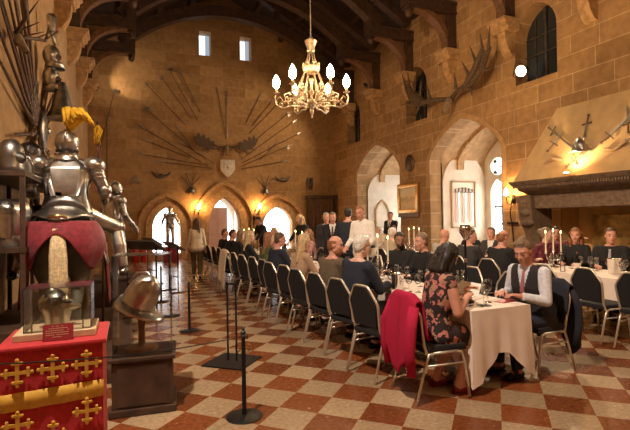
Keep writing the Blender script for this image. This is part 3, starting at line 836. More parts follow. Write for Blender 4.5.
    if jacket:
        jm = MB(); torso_hulls(jm, k, .022, belly=belly); arm_hulls(jm, k, .021, 2, cuff=.05)
        if not k.seated: jm.hull([(k.hip[0]+V((0, .02, -.06)), .105*k.slim+.02), (k.hip[1]+V((0, -.02, -.06)), .105*k.slim+.02), (k.waist+lf*.05, .11), (k.waist-lf*.05, .11)], 10)
        else: jm.hull([(k.hip[0]+V((0, .01, .0)), .1*k.slim+.024), (k.hip[1]+V((0, -.01, .0)), .1*k.slim+.024), (k.waist+lf*.05, .10), (k.waist-lf*.05, .10)], 10)
        remesh(jm, cv, 'jacket', jacket, body, 2, None, opening(.2, .07, -.30) if vneck else opening(.2, .03, -.05))
    if jacket or waistcoat or collar:
        mb = MB(); n_ = 14
        def cf(u, v):
            a = 2*math.pi*u; r = .064-.006*v
            return k.neck+k.B @ V((.008+r*math.cos(a)+.006, r*math.sin(a)*1.02, .000+.030*v-.028*math.cos(a)))
        mb.grid(cf, n_, 3, True); mb.build('collar', collar or (top if vneck else jacket), body, True)
    if tie:
        mb = MB(); pts = []
        base = k.neck+fw*.072+up*(-.032)
        for q in range(9):
            t = q/8
            d = k.neck+up*(-.03-.30*t)+fw*(.075+.075*min(1, t*1.7)+belly*.6*t)
            pts.append(d)
        mb.tube(pts, [.018, .016]+[.019+.018*t/6 for t in range(7)], 8, flat=.3); mb.build('tie', tie, body, True)
    return body
# ---------------------------------------------------------------- banquet chairs
def make_chair(label, loc, rz):
    t = thing('banquet_chair', label, 'chair', loc, rz, 'banquet chairs at the long tables')
    MB().box((.0, 0, .455), (.43, .42, .06), bev=.022).build('seat', M_uphol, t, 40)
    hexo = [(-.200, .50), (-.225, .76), (-.105, .925), (.105, .925), (.225, .76), (.200, .50)]
    bx = lambda z: -.20-(z-.46)*.17
    mb = MB()
    for off, sc in ((0, .93),):
        A = [mb.bm.verts.new((bx(z)+.016, y*sc, .5+(z-.5)*.97+.008)) for y, z in hexo]; B = [mb.bm.verts.new((bx(z)-.02, y*sc, .5+(z-.5)*.97+.008)) for y, z in hexo]
        mb.bm.faces.new(A); mb.bm.faces.new(B[::-1])
        for k in range(6): mb.bm.faces.new((A[k], B[k], B[(k+1) % 6], A[(k+1) % 6]))
    bmesh.ops.bevel(mb.bm, geom=list(mb.bm.edges), offset=.011, segments=2, affect='EDGES')
    mb.build('backrest', M_uphol, t, 40)
    mb = MB(); pts = [V((bx(.42)+.01, -.205, .42))]+[V((bx(z), y, z)) for y, z in hexo]+[V((bx(.42)+.01, .205, .42))]
    fine = []
    for a, b in zip(pts, pts[1:]):
        for q in range(7): fine.append(a.lerp(b, q/7))
    fine.append(pts[-1])
    sm = [fine[0]]+[(fine[i-1]+fine[i]*2+fine[i+1])/4 for i in range(1, len(fine)-1)]+[fine[-1]]
    mb.tube(sm, .0145, 8); mb.build('back_frame', M_chairf, t, True)
    for s in (-1, 1):
        MB().tube([(-.10, s*.215, .425), (-.17, s*.215, .415), (-.20, s*.216, .34), (-.30, s*.225, .012)], .0125, 8).build('leg', M_chairf, t, True)
        MB().tube([(.10, s*.215, .425), (.16, s*.215, .415), (.185, s*.216, .34), (.23, s*.222, .012)], .0125, 8).build('leg', M_chairf, t, True)
        MB().tube([(-.12, s*.215, .425), (.12, s*.215, .425)], .0125, 8).build('side_rail', M_chairf, t, True)
        MB().tube([(-.206, s*.217, .32), (.188, s*.217, .32)], .0095, 8).build('stretcher', M_chairf, t, True)
    return t
chair0 = None
def chair(x, y, deg, label):
    global chair0
    lab = label+' black banquet chair with a pale metal frame' if False else label
    if chair0 is None:
        chair0 = make_chair(lab, (x, y, 0), R(deg)); return chair0
    return dup(chair0, (x, y, 0), R(deg), lab)
def sit(x, y, deg, who, sk, chair_label, rz=None, dx=-.03, ch_deg=None, **k):
    """person on a chair of their own"""
    cd = deg if ch_deg is None else ch_deg
    c = chair(x, y, cd, chair_label)
    a = R(deg)
    return person((x+dx*math.cos(a), y+dx*math.sin(a), 0), a, who, sk, **k)

# ---------------------------------------------------------------- people along the near long table
def lap(): return (V((.33, .12, .66)), V((.33, -.12, .66)))
def tbl(a=.40, s=.14, z=.80): return (V((a, s, z)), V((a, -s, z)))
# floral woman reading a card, red jacket on her chair
sk = skeleton(True, 8, head=(4, 24), slim=.86, hands=(V((.34, .05, .90)), V((.29, -.08, .85))), feet=(V((.08, .12, .10)), V((.18, -.10, .09))), knees=(V((.33, .10, .53)), V((.35, -.08, .53))))
fw = sit(2.58, 3.44, -5, 'woman in a dark floral sleeveless dress reading a card at the near table end', sk, 'black banquet chair with the red jacket over its back', top=M_floral, skirt=True, sleeves=False, hair=('bob', 'dark'), skin=M_skinw, near=True, shoes=shoer, dx=.03)
# man in a waistcoat
sk = skeleton(True, 15, head=(10, 26), hands=(V((.34, .12, .81)), V((.36, -.14, .81))), belly=0 if False else None) if False else skeleton(True, 13, head=(16, 17), hands=(V((.36, .13, .805)), V((.30, -.16, .80))))
wm = sit(3.95, 3.52, 182, 'man with greying hair in a dark waistcoat and pink tie looking down at the table', sk, 'black banquet chair of the man in the waistcoat, a dark jacket over its back', waistcoat=vest, lids=True, top=palebl, bottom=jean, tie=ptie, hair=('full', 'sandy'), skin=M_skinw, near=True, dx=-.02)
chair(2.45, 4.10, 10, 'empty black banquet chair between the red jacket and the grey-haired man in navy')
sit(2.46, 4.72, 12, 'grey-haired man in a navy suit seen from behind, seated at the long table', skeleton(True, 8, head=(-22, 4), side=3, hands=tbl(.42)), 'black banquet chair under the grey-haired man in navy', jacket=navy, hair=('short', 'white'), skin=M_skinp, glasses=True, scale=1.02)
sit(2.44, 5.34, 12, 'balding bearded man in a brown tweed jacket turning his head right at the long table', skeleton(True, 6, head=(-52, 4), hands=tbl(.4)), 'black banquet chair under the man in brown tweed', jacket=tweed, hair=('balding', 'auburn'), beard='auburn', skin=M_skinw, scale=1.0)
chair(2.40, 5.92, 12, 'empty black banquet chair between the man in tweed and the blonde woman in tan')
sit(2.42, 6.50, 14, 'blonde woman in a tan top with hair to her shoulders, seated beyond the tweed man', skeleton(True, 9, head=(-30, 6), slim=.86, hands=tbl(.42)), 'black banquet chair under the blonde woman in tan', top=tan, bottom=black, hair=('wavy', 'blonde'), skin=M_skinp)
chair(2.36, 7.05, 12, 'empty black banquet chair just left of the blonde woman in tan')
sit(2.42, 7.62, 10, 'dark-haired man in a navy jacket with glasses, back turned, at the long table', skeleton(True, 7, head=(-20, 6), hands=tbl(.42)), 'black banquet chair under the dark-haired man in navy', jacket=navy, hair=('short', 'brown'), glasses=True, skin=M_skinw)
sit(2.42, 8.30, 10, 'auburn-haired woman in a green printed dress, seated beyond the man in navy', skeleton(True, 7, head=(-25, 5), slim=.86, hands=tbl(.42)), 'black banquet chair under the auburn-haired woman in green', top=green, skirt=True, hair=('wavy', 'auburn'), skin=M_skinp)
chair(2.36, 8.92, 12, 'empty black banquet chair between the woman in green and the blonde in black')
sit(2.36, 9.60, 6, 'long-haired blonde woman in a long black dress seated beside the cream coat', skeleton(True, 8, head=(-12, 6), slim=.86, hands=tbl(.44)), 'black banquet chair under the blonde woman in black', top=black, skirt=True, hair=('long', 'blonde'), skin=M_skinp)
chair(2.30, 10.25, 8, 'black banquet chair with the cream coat over its back')
sit(2.42, 10.9, 8, 'light-haired woman in black leaning in beyond the cream coat', skeleton(True, 14, head=(-20, 8), slim=.86, hands=tbl(.44)), 'black banquet chair under the light-haired woman beyond the cream coat', top=black, hair=('bob', 'sandy'), skin=M_skinp)
sit(2.42, 11.6, 8, 'nearer of two dark-suited men at the far left of the long table', skeleton(True, 10, head=(-35, 5), hands=tbl(.42)), 'black banquet chair under the nearer dark-suited man at the far left', jacket=black, hair=('short', 'dark'), skin=M_skinw)
sit(2.42, 12.35, 8, 'farther of two dark-suited men at the far left of the long table', skeleton(True, 5, head=(-45, 5), hands=tbl(.42)), 'black banquet chair under the farther dark-suited man at the far left', jacket=black, hair=('short', 'brown'), collar=white, skin=M_skinw)
for i, y in enumerate((13.1, 13.8, 14.5)):
    chair(2.38, y, 8, ['first', 'second', 'last'][i]+' of three empty black banquet chairs beyond the dark-suited men')
# far side of the near long table, facing left
chair(4.02, 4.17, 176, 'empty black banquet chair just beyond the man in the waistcoat')
chair(4.02, 4.83, 178, 'empty black banquet chair behind the two clear bottles')
sit(4.0, 5.45, 180, 'man with short grey hair in profile, black jumper, across the long table', skeleton(True, 6, head=(-8, 5), hands=tbl(.4)), 'black banquet chair of the grey-haired man in profile', top=black, hair=('short', 'sandy'), skin=M_skinw)
sit(4.05, 6.13, 184, 'dark-bearded man in a black shirt facing the camera across the long table', skeleton(True, 8, head=(40, 10), twist=22, hands=tbl(.4)), 'black banquet chair of the dark-bearded man', top=black, hair=('short', 'dark'), beard='dark', skin=M_skind)
chair(4.0, 6.8, 180, 'empty black banquet chair left of the dark-bearded man')
chair(4.0, 7.3, 178, 'empty black banquet chair in front of the standing man in white')
sit(4.0, 9.9, 180, 'woman in pink seated across the far part of the long table', skeleton(True, 6, head=(20, 5), slim=.86, hands=tbl(.4)), 'black banquet chair of the woman in pink', top=pink, hair=('long', 'auburn'), skin=M_skinp)
sit(4.0, 12.6, 180, 'grey-haired woman in pale pink at the far end of the long table', skeleton(True, 6, head=(30, 5), slim=.86, hands=tbl(.4)), 'black banquet chair of the woman in pale pink', top=pink, hair=('bob', 'blonde'), skin=M_skinp)
# standing guests
person((4.28, 7.80, 0), R(205), 'tall man in a white shirt standing behind the candles, looking down', skeleton(False, 6, head=(10, 16), hands=(V((.25, .22, .98)), V((.28, -.2, 1.0))), ), top=white, bottom=navy, hair=('short', 'auburn'), skin=M_skinw, scale=1.06, collar=white, belly=.02)
person((4.50, 8.95, 0), R(40), 'dark-haired man in a navy jacket standing with his back turned', skeleton(False, 3, head=(20, 5)), jacket=navy, bottom=navy, hair=('short', 'dark'), skin=M_skinw, scale=1.05)
person((4.42, 9.55, 0), R(240), 'man in a black suit and patterned tie standing and facing the camera', skeleton(False, 3, head=(5, 8), hands=(V((.28, .08, 1.02)), V((.3, -.06, .98)))), jacket=black, tie=dtie, bottom=black, hair=('short', 'sandy'), skin=M_skinw)
person((4.60, 10.3, 0), R(225), 'grey-haired man in a dark jacket over a pale blue shirt standing near the corner cabinet', skeleton(False, 3, head=(20, 6)), jacket=charcoal, top=palebl, bottom=black, hair=('short', 'grey'), skin=M_skinw)
person((4.40, 11.3, 0), R(200), 'blonde waitress in black standing and reaching over the table', skeleton(False, 12, head=(-5, 10), slim=.88, hands=(V((.42, .1, 1.0)), V((.48, -.1, 1.02)))), top=black, bottom=black, hair=('bob', 'blonde'), skin=M_skinp)
person((4.25, 14.6, 0), R(200), 'dark-haired person in black leaning over the far end of the long table', skeleton(False, 22, head=(0, 10), hands=(V((.48, .15, .95)), V((.5, -.1, .95)))), top=black, bottom=black, hair=('short', 'dark'), skin=M_skinw)
person((1.82, 13.15, 0), R(80), 'woman in a cream top and olive trousers walking away down the aisle', skeleton(False, 2, head=(-5, 2), slim=.88, feet=(V((.12, .09, .09)), V((-.14, -.09, .10)))), top=cream, bottom=khaki, hair=('long', 'brown'), skin=M_skinp, scale=.95)
person((8.15, 12.95, 0), R(200), 'waiter in a black suit standing at the mouth of the far bay', skeleton(False, 3, head=(25, 8), hands=(V((.3, .12, 1.05)), V((.3, -.1, 1.05)))), jacket=black, bottom=black, hair=('short', 'brown'), tie=dtie, skin=M_skinw, scale=1.03)

# ---------------------------------------------------------------- people at the fireplace table
chair(5.66, 3.42, 2, 'empty black banquet chair at the right edge of the picture')
chair(5.66, 4.00, -4, 'empty black banquet chair in front of the wine bottle')
chair(5.62, 4.62, 0, 'empty black banquet chair right of the man in the waistcoat')
sit(5.62, 5.68, 4, 'bald man in a black jacket seen from behind at the fireplace table', skeleton(True, 8, head=(-15, 5), hands=tbl(.42)), 'black banquet chair under the bald man in black', jacket=black, hair=('balding', 'auburn'), skin=M_skinw)
sit(5.62, 6.42, 4, 'dark-haired man in a charcoal suit seen from behind at the fireplace table', skeleton(True, 6, head=(-40, 4), hands=tbl(.42)), 'black banquet chair under the man in the charcoal suit', jacket=charcoal, hair=('short', 'brown'), skin=M_skinw)
sit(5.62, 7.12, 8, 'bald man in a light grey jacket seen from behind at the fireplace table', skeleton(True, 6, head=(0, 4), hands=tbl(.42)), 'black banquet chair under the bald man in light grey', jacket=greyj, hair=('none', 'brown'), skin=M_skinw)
sit(7.22, 4.92, 205, 'man in a black shirt and grey tie seated in front of the hearth', skeleton(True, 4, head=(22, 2), hands=tbl(.38)), 'black banquet chair of the man with the grey tie', jacket=black, top=black, tie=gtie, hair=('short', 'brown'), skin=M_skinw, collar=black)
sit(7.22, 5.52, 200, 'woman with long wavy brown hair in black seated in front of the hearth', skeleton(True, 6, head=(10, 4), slim=.86, hands=tbl(.38)), 'black banquet chair of the wavy-haired woman in black', top=black, hair=('wavy', 'auburn'), skin=M_skinw, vneck=True)
sit(7.18, 6.12, 215, 'woman in a dark red floral top pointing with a raised arm', skeleton(True, 8, head=(55, 0), twist=40, slim=.88, hands=(V((.30, .66, 1.22)), V((.4, -.1, .82)))), 'black banquet chair of the pointing woman', top=M_floral2, hair=('bun', 'sandy'), skin=M_skinp)
sit(7.85, 6.45, 215, 'dark-haired man in a dark red shirt behind the pointing woman', skeleton(True, 5, head=(10, 3), hands=lap()), 'black banquet chair behind the pointing woman', top=M_floral2, hair=('short', 'dark'), skin=M_skinw)
sit(7.2, 7.45, 195, 'man facing the camera across the fireplace table, half hidden by the bald man', skeleton(True, 6, head=(10, 5), hands=tbl(.38)), 'black banquet chair of the man half hidden by the bald man', top=white, jacket=charcoal, hair=('short', 'brown'), skin=M_skinw)
sit(7.2, 8.1, 200, 'dark-haired woman in black facing the camera across the fireplace table', skeleton(True, 6, head=(5, 8), slim=.86, hands=tbl(.38)), 'black banquet chair of the dark-haired woman facing the camera', top=black, hair=('long', 'dark'), skin=M_skinp)
sit(7.2, 11.3, 205, 'young man in a black suit and white shirt seated near the far bay', skeleton(True, 5, head=(5, 5), hands=tbl(.38)), 'black banquet chair of the young man near the far bay', jacket=black, tie=dtie, hair=('full', 'brown'), skin=M_skinp)
sit(7.2, 12.1, 195, 'white-haired woman seated beside the young man near the far bay', skeleton(True, 6, head=(0, 5), slim=.88, hands=tbl(.38)), 'black banquet chair of the white-haired woman', top=cream, hair=('bob', 'white'), skin=M_skinp)
sit(5.62, 9.0, 4, 'white-haired man in a pale top seen from behind near the painting', skeleton(True, 6, head=(-10, 4), hands=tbl(.42)), 'black banquet chair under the white-haired man near the painting', top=beige, hair=('short', 'white'), skin=M_skinp)
for i, y in enumerate((7.9, 9.8, 10.6)):
    chair(5.6, y, 4, ['empty black banquet chair just beyond the bald man in light grey', 'empty black banquet chair just beyond the white-haired man', 'last empty black banquet chair on the near side of the fireplace table'][i])

# ---------------------------------------------------------------- tables and cloths
def table(x0, x1, y0, y1, label, nlegs):
    t = thing('banquet_table', label, 'table', ((x0+x1)/2, y0, 0))
    MB().box((0, (y1-y0)/2, .722), (x1-x0-.02, y1-y0-.02, .035)).build('tabletop', M_oak, t)
    for k in range(nlegs):
        yy = .12+(y1-y0-.24)*k/(nlegs-1)
        for s in (-1, 1): MB().box((s*((x1-x0)/2-.07), yy, .352), (.04, .04, .704)).build('leg', M_black, t)
    return t
def tcloth(x0, x1, y0, y1, label, hang, tip):
    mb = MB(); W, Lh = (x1-x0), (y1-y0); zt = .752
    per = []
    nx, ny = 14, max(14, int(Lh*9))
    for k in range(nx): per.append((x0+W*k/nx, y0, 0, -1, min(k/nx, 1-k/nx)*W))
    for k in range(ny): per.append((x1, y0+Lh*k/ny, 1, 0, min(k/ny, 1-k/ny)*Lh))
    for k in range(nx): per.append((x1-W*k/nx, y1, 0, 1, min(k/nx, 1-k/nx)*W))
    for k in range(ny): per.append((x0, y1-Lh*k/ny, -1, 0, min(k/ny, 1-k/ny)*Lh))
    n = len(per); NR = 9; rings = []
    for j in range(NR+1):
        t = j/NR; ring = []
        for i, (x, y, nxx, nyy, dc) in enumerate(per):
            cn = math.exp(-(dc/.09)**2); hg = hang+tip*max(0, 1-dc/.30)
            px, py = per[i-1], per[(i+1) % n]
            vx, vy = (nxx, nyy)
            if dc < 1e-6:
                vx, vy = (-1 if x == x0 else 1), (-1 if y == y0 else 1)
            rip = math.sin(i*1.7)*.012+math.sin(i*.63+1)*.014
            out = (.006+.02*t+rip*t+cn*.02*t)
            ring.append(mb.bm.verts.new((x+vx*out, y+vy*out, zt-.004-hg*t if j else zt)))
        rings.append(ring)
    for A, B in zip(rings, rings[1:]):
        for k in range(n): mb.bm.faces.new((A[k], A[(k+1) % n], B[(k+1) % n], B[k]))
    mb.bm.faces.new(rings[0])
    bmesh.ops.triangulate(mb.bm, faces=[f for f in mb.bm.faces if len(f.verts) > 4])
    o = mb.build('tablecloth', M_cloth, None, 50); tag(o, label, 'tablecloth'); return o
TA = (2.87, 3.57, 3.24, 15.6); TB = (5.98, 6.86, 2.9, 12.9)
table(*TA, 'long banquet table nearest the camera, under a cream cloth', 8)
tcloth(*TA, 'cream tablecloth with hanging pointed corners on the long near table', .41, .27)
table(*TB, 'long banquet table in front of the fireplace, under a white cloth', 7)
tcloth(*TB, 'white tablecloth on the long table before the fireplace', .36, .12)
M_case2 = glassmat('thin_case_glass', (.985, .985, .98), alpha=.0, ior=1.15)
# ---------------------------------------------------------------- armour, horse and displays on the left
def suit(loc, rz, label, sk, m, plume=None, visor=True, cat='suit of armour', group=None):
    k = sk; t = thing('suit_of_armour', label, cat, loc, rz, group)
    P = lambda x, y, z: k.hc+k.Hm @ V((x, y, z))
    mb = MB(); torso_hulls(mb, k, .004); leg_hulls(mb, k, -.012); arm_hulls(mb, k, -.004, n=8); remesh(mb, .016, 'mail_coat', M_dsteel, t, 1)
    fw, lf, up = k.B @ V((1, 0, 0)), k.B @ V((0, 1, 0)), k.B @ V((0, 0, 1))
    mb = MB(); mb.hull([(k.chest+fw*.05+lf*.07+up*.03, .115), (k.chest+fw*.05-lf*.07+up*.03, .115), (k.waist+fw*.02+lf*.05, .105), (k.waist+fw*.02-lf*.05, .105)], 14); mb.build('breastplate', m, t, True)
    mb = MB(); mb.hull([(k.chest-fw*.02+lf*.09+up*.07, .115), (k.chest-fw*.02-lf*.09+up*.07, .115), (k.waist-fw*.01+lf*.055, .11), (k.waist-fw*.01-lf*.055, .11), (k.sh+up*.02, .09)], 14); mb.build('backplate', m, t, True)
    q = Matrix((fw, lf, up)).transposed()
    for j in range(4):
        M = Matrix.Translation(k.waist+up*(-.05-.045*j)) @ q.to_4x4() @ Matrix.Diagonal((.88, 1.12, 1, 1))
        mb = MB(); mb.lathe([(.122+.018*j, .035), (.135+.018*j, .0), (.142+.018*j, -.02), (.132+.018*j, -.022)], n=24, M=M); mb.build('tasset', m, t, True)
    for s, sh, el, wr in ((1, k.shL, k.el[0], k.wr[0]), (-1, k.shR, k.el[1], k.wr[1])):
        d = (el-sh).normalized()
        mb = MB(); mb.ell(sh+up*.01+lf*s*.01, (.105, .10, .095), q, 14, 9)
        for j in range(3): mb.ell(sh+d*(.05+.04*j), (.085-.007*j, .08-.006*j, .06), q, 12, 8)
        mb.build('pauldron', m, t, True)
        mb = MB(); mb.cone(sh+d*.12, el-d*.03, .06, .052, 12); mb.ell(el, .062, u=12, v=8); mb.ell(el+lf*s*.045, (.03, .02, .05), q, 8, 6); mb.build('couter', m, t, 50)
        d2 = (wr-el).normalized(); mb = MB(); mb.cone(el+d2*.04, wr-d2*.02, .052, .04, 12); mb.build('vambrace', m, t, 50)
        mb = MB(); mb.cone(wr-d2*.07, wr, .058, .042, 12); mb.hull([(wr+d2*.02, .035), (wr+d2*.08, .04), (wr+d2*.12-up*.04, .03)], 10); mb.build('gauntlet', m, t, 50)
    for i in (0, 1):
        h, kn, an = k.hip[i], k.kn[i], k.an[i]; d = (kn-h).normalized()
        mb = MB(); mb.cone(h+d*.06, kn-d*.02, .10, .075, 14); mb.build('cuisse', m, t, 50)
        mb = MB(); mb.ell(kn, (.082, .078, .085), u=12, v=8); mb.ell(kn+V((0, .07*(1 if i == 0 else -1), 0)), (.045, .015, .05), u=10, v=6); mb.build('poleyn', m, t, True)
        d3 = (an-kn); mb = MB(); mb.cone(kn+d3*.12, kn+d3*.45, .062, .07, 12); mb.cone(kn+d3*.45, kn+d3*.98, .07, .048, 12); mb.build('greave', m, t, 50)
        mb = MB(); mb.hull([(an+V((-.04, 0, -.04)), .045), (an+V((.02, 0, -.03)), .05), (an+V((.16, 0, -.06)), .025)], 10); mb.build('sabaton', m, t, 50)
    h = thing_part('helmet', t)
    mb = MB(); mb.ell(P(0, 0, .02), (.125, .10, .13), k.Hm, 18, 12); mb.hull([(P(.085, 0, -.03), .05), (P(.02, .045, -.07), .05), (P(.02, -.045, -.07), .05), (P(.12, 0, -.0), .02)], 10)
    mb.tube([P(.11, 0, .06), P(.06, 0, .135), P(-.03, 0, .16), P(-.12, 0, .10), P(-.135, 0, .0)], .012, 6); o = mb.build('helmet', m, t, True)
    mb = MB(); mb.tube([P(.118, .05, .03), P(.13, 0, .03), P(.118, -.05, .03)], .006, 6); mb.build('visor_slit', M_black, o)
    mb = MB(); mb.lathe([(.115, -.0), (.10, .03), (.092, .06), (.10, .075)], c=tuple(k.neck-up*.005), n=18); mb.build('gorget', m, t, True)
    if plume:
        mb = MB()
        for j in range(34):
            a = rnd.uniform(-.9, .9); b = rnd.uniform(.0, 1)
            p0 = P(-.03, -.03, .14); p1 = P(-.04-.03*b, a*.06-.05, .23+.04*b); p2 = P(-.08-.06*b, a*.10-.09, .29+.06*b); p3 = P(-.13-.08*b, a*.15-.13, .25+.04*b-.10*abs(a))
            mb.tube([p0, p1, p2, p3], [.015, .032, .032, .008], 6)
        mb.build('plume', plume, t, True)
    return t
def thing_part(n, p): return p
def horse(loc, rz, label):
    t = thing('armoured_horse', label, 'horse', loc, rz)
    hide = mat('horse_hide', (.10, .095, .065), .5, var=.25, scale=5)
    mb = MB()
    mb.hull([((-.55, .12, 1.30), .30), ((-.55, -.12, 1.30), .30), ((0, .06, 1.25), .33), ((0, -.06, 1.25), .33)], 14)
    mb.hull([((0, .06, 1.25), .33), ((0, -.06, 1.25), .33), ((.55, .05, 1.28), .29), ((.55, -.05, 1.28), .29)], 14)
    mb.hull([((.62, 0, 1.36), .22), ((1.0, 0, 1.82), .13)], 12); mb.hull([((1.0, 0, 1.85), .12), ((1.16, 0, 1.84), .11)], 12); mb.hull([((1.14, 0, 1.84), .11), ((1.50, 0, 1.55), .065)], 12)
    for s in (-1, 1):
        mb.cap((1.03, s*.06, 1.95), (1.02, s*.07, 2.06), .03, .012)
        mb.hull([((-.58, s*.17, 1.2), .23), ((-.50, s*.18, .86), .11)], 12); mb.cap((-.50, s*.18, .88), (-.70, s*.17, .54), .10, .062); mb.cap((-.70, s*.17, .55), (-.66, s*.17, .14), .055, .045); mb.cap((-.66, s*.17, .13), (-.61, s*.17, .05), .055, .06)
        mb.cap((.56, s*.16, 1.15), (.55, s*.16, .62), .15, .065); mb.cap((.55, s*.16, .62), (.54, s*.16, .14), .056, .045); mb.cap((.54, s*.16, .13), (.59, s*.16, .05), .052, .06)
    remesh(mb, .022, 'body', hide, t, 3)
    # tail
    tm = MB()
    for j in range(9):
        a = rnd.uniform(-.05, .05)
        tm.tube([(-.84, a*.3, 1.50), (-.95, a, 1.45), (-1.0, a*1.6, 1.15), (-1.0, a*1.9, .75), (-.97, a*1.5, .45)], [.025, .035, .038, .03, .01], 7)
    tm.build('tail', mat('pale_horsehair', (.66, .52, .3), .7, var=.25, scale=30), t, True)
    # steel crupper
    def shell(cx, cy, cz, rx, ry, rz_, a0, a1, e0, e1, nu=24, nv=10, wob=0, hem=None):
        def f(u, v):
            a = R(a0+(a1-a0)*u); lo = e0(u) if callable(e0) else e0; e = R(e1+(lo-e1)*v)
            wv = 1+wob*math.sin(u*44)*v
            return (cx-rx*wv*math.cos(e)*math.cos(a), cy+ry*wv*math.cos(e)*math.sin(a), cz+rz_*math.sin(e))
        m_ = MB(); m_.grid(f, nu, nv); return m_
    o = shell(-.50, 0, 1.32, .44, .47, .43, -110, 110, lambda u: 40-5*math.cos((u-.5)*4*math.pi), 90).build('crupper', M_steel, t, True, False); sol(o, .012)
    mb = MB(); mb.tube([(-.93, .10, 1.60), (-.95, 0, 1.62), (-.93, -.10, 1.60)], .02, 8); mb.ell((-.94, 0, 1.61), (.035, .06, .03)); mb.build('crupper_boss', M_brass, t, True)
    for s in (-1, 1):
        mb = MB(); mb.grid(lambda u, v: (-.60+.62*u, s*(.43+.07*v+.01*math.sin(u*9)), 1.30-.30*v-.05*math.sin(u*math.pi)*v), 12, 5); o = mb.build('flank_plate', M_steel, t, True, False); sol(o, .01)
        mb = MB(); mb.grid(lambda u, v: (.25+.55*u, s*(.38-.22*u*u+.05*v), 1.45-.5*v), 10, 5); o = mb.build('peytral', M_steel, t, True, False); sol(o, .01)
    # red cloth trapper: comes from under the crupper down over the haunches, cut away round the tail
    hem = lambda u: -44+62*math.exp(-((u-.5)/.15)**2)
    o = shell(-.54, 0, 1.26, .49, .50, .46, -112, 112, hem, 40, 72, 14, wob=.022).build('red_trapper', M_dred, t, True, False); sol(o, .008)
    for s in (-1, 1):
        mb = MB(); mb.grid(lambda u, v: (-.35+.5*u, s*(.46+.05*v+.018*math.sin(u*20)), 1.25-.75*v-.06*math.sin(u*12)*v), 24, 8); o = mb.build('red_hanging', M_dred, t, True, False); sol(o, .008)
    # saddle
    mb = MB(); mb.hull([((-.22, .14, 1.62), .05), ((-.22, -.14, 1.62), .05), ((.25, .12, 1.62), .05), ((.25, -.12, 1.62), .05)], 10); mb.build('saddle', M_walnut, t, True)
    mb = MB(); mb.grid(lambda u, v: (-.30-.05*math.sin(u*math.pi)-.03*v, .30*math.cos(math.pi*u)*(1-.06*v), 1.56+.30*math.sin(math.pi*u)**.7*v+.0), 20, 6); o = mb.build('saddle_back_plate', M_dsteel, t, True, False); sol(o, .014)
    return t
def sol(o, th):
    """thicken a sheet for real"""
    me = o.data; bm = bmesh.new(); bm.from_mesh(me); bmesh.ops.solidify(bm, geom=list(bm.faces), thickness=th); bm.to_mesh(me); bm.free()
    me.polygons.foreach_set('use_smooth', [True]*len(me.polygons)); me.update()
HX, HY = -.66, 6.15
mb = MB(); mb.box((-.42, 6.75, .08), (.94, 3.6, .16), bev=.02); pl = mb.build('plinth', M_wood); tag(pl, 'long low dark wooden plinth under the mounted knight', 'plinth')
hs = horse((HX, HY, .26), R(90), 'armoured display horse seen from behind, red cloth over its rump')
sk = skeleton(True, 2, head=(0, 0), hipz=.55, hands=(V((.30, .30, .72)), V((.30, -.30, .72))), knees=(V((.30, .40, .36)), V((.30, -.40, .36))), feet=(V((.22, .46, -.10)), V((.22, -.46, -.10))))
sk.shL += V((0, .03, 0)); sk.shR += V((0, -.03, 0))
kn_ = suit((HX, HY-.02, .16+1.62-.64), R(90), 'knight in plate armour with a yellow plume riding the display horse', sk, M_steel, plume=M_plume)
kn_.scale = (1.16, 1.32, 1.12); hs.scale = (.9, .88, .88)
# lance with a red and yellow pennon
t = thing('lance', 'tall lance with a red pennon and yellow tassel beside the mounted knight', 'lance', (-.33, 7.1, .16))
MB().tube([(0, 0, 0), (.02, .05, 1.2), (-.05, .1, 2.9)], .018, 8).build('shaft', M_walnut, t, True)
mb = MB(); mb.grid(lambda u, v: (-.04-.008*u+.03*math.sin(v*5)*u, .1-.14*u+.02*math.sin(v*4), 2.55-.62*v-.05*u), 8, 12); o = mb.build('pennon', M_dred, t, True, False); sol(o, .006)
mb = MB()
for j in range(10): mb.tube([(-.045, .1, 2.86), (-.045+rnd.uniform(-.05, .05), .1+rnd.uniform(-.05, .05), 2.78), (-.04+rnd.uniform(-.06, .06), .1+rnd.uniform(-.06, .06), 2.58)], [.012, .02, .005], 5)
mb.build('tassel', M_plume, t, True)
# standing armour further on
mb = MB(); mb.box((-.20, 9.0, .30), (.70, .8, .60), bev=.02); mb.box((-.20, 9.0, .62), (.76, .86, .05), bev=.01); pl = mb.build('plinth', M_wood); tag(pl, 'dark wooden plinth under the smaller standing armour', 'plinth')
sk = skeleton(False, 0, head=(0, 0), slim=.95, hands=(V((.25, .25, 1.0)), V((.2, -.28, .95))))
a2 = suit((-.20, 9.0, .645), R(35), 'smaller standing suit of plate armour beyond the mounted knight', sk, M_steel); a2.scale = (.95,)*3
# armour before the left door
mb = MB(); mb.box((1.62, 19.2, .30), (.6, .6, .60), bev=.02); pl = mb.build('plinth', M_dred); tag(pl, 'red draped plinth before the left doorway', 'plinth')
sk = skeleton(False, 0, hands=(V((.1, .35, 1.05)), V((.1, -.35, 1.05))))
a3 = suit((1.62, 19.2, .60), R(-90), 'small suit of armour silhouetted in the left doorway', sk, M_steel); a3.scale = (.9,)*3
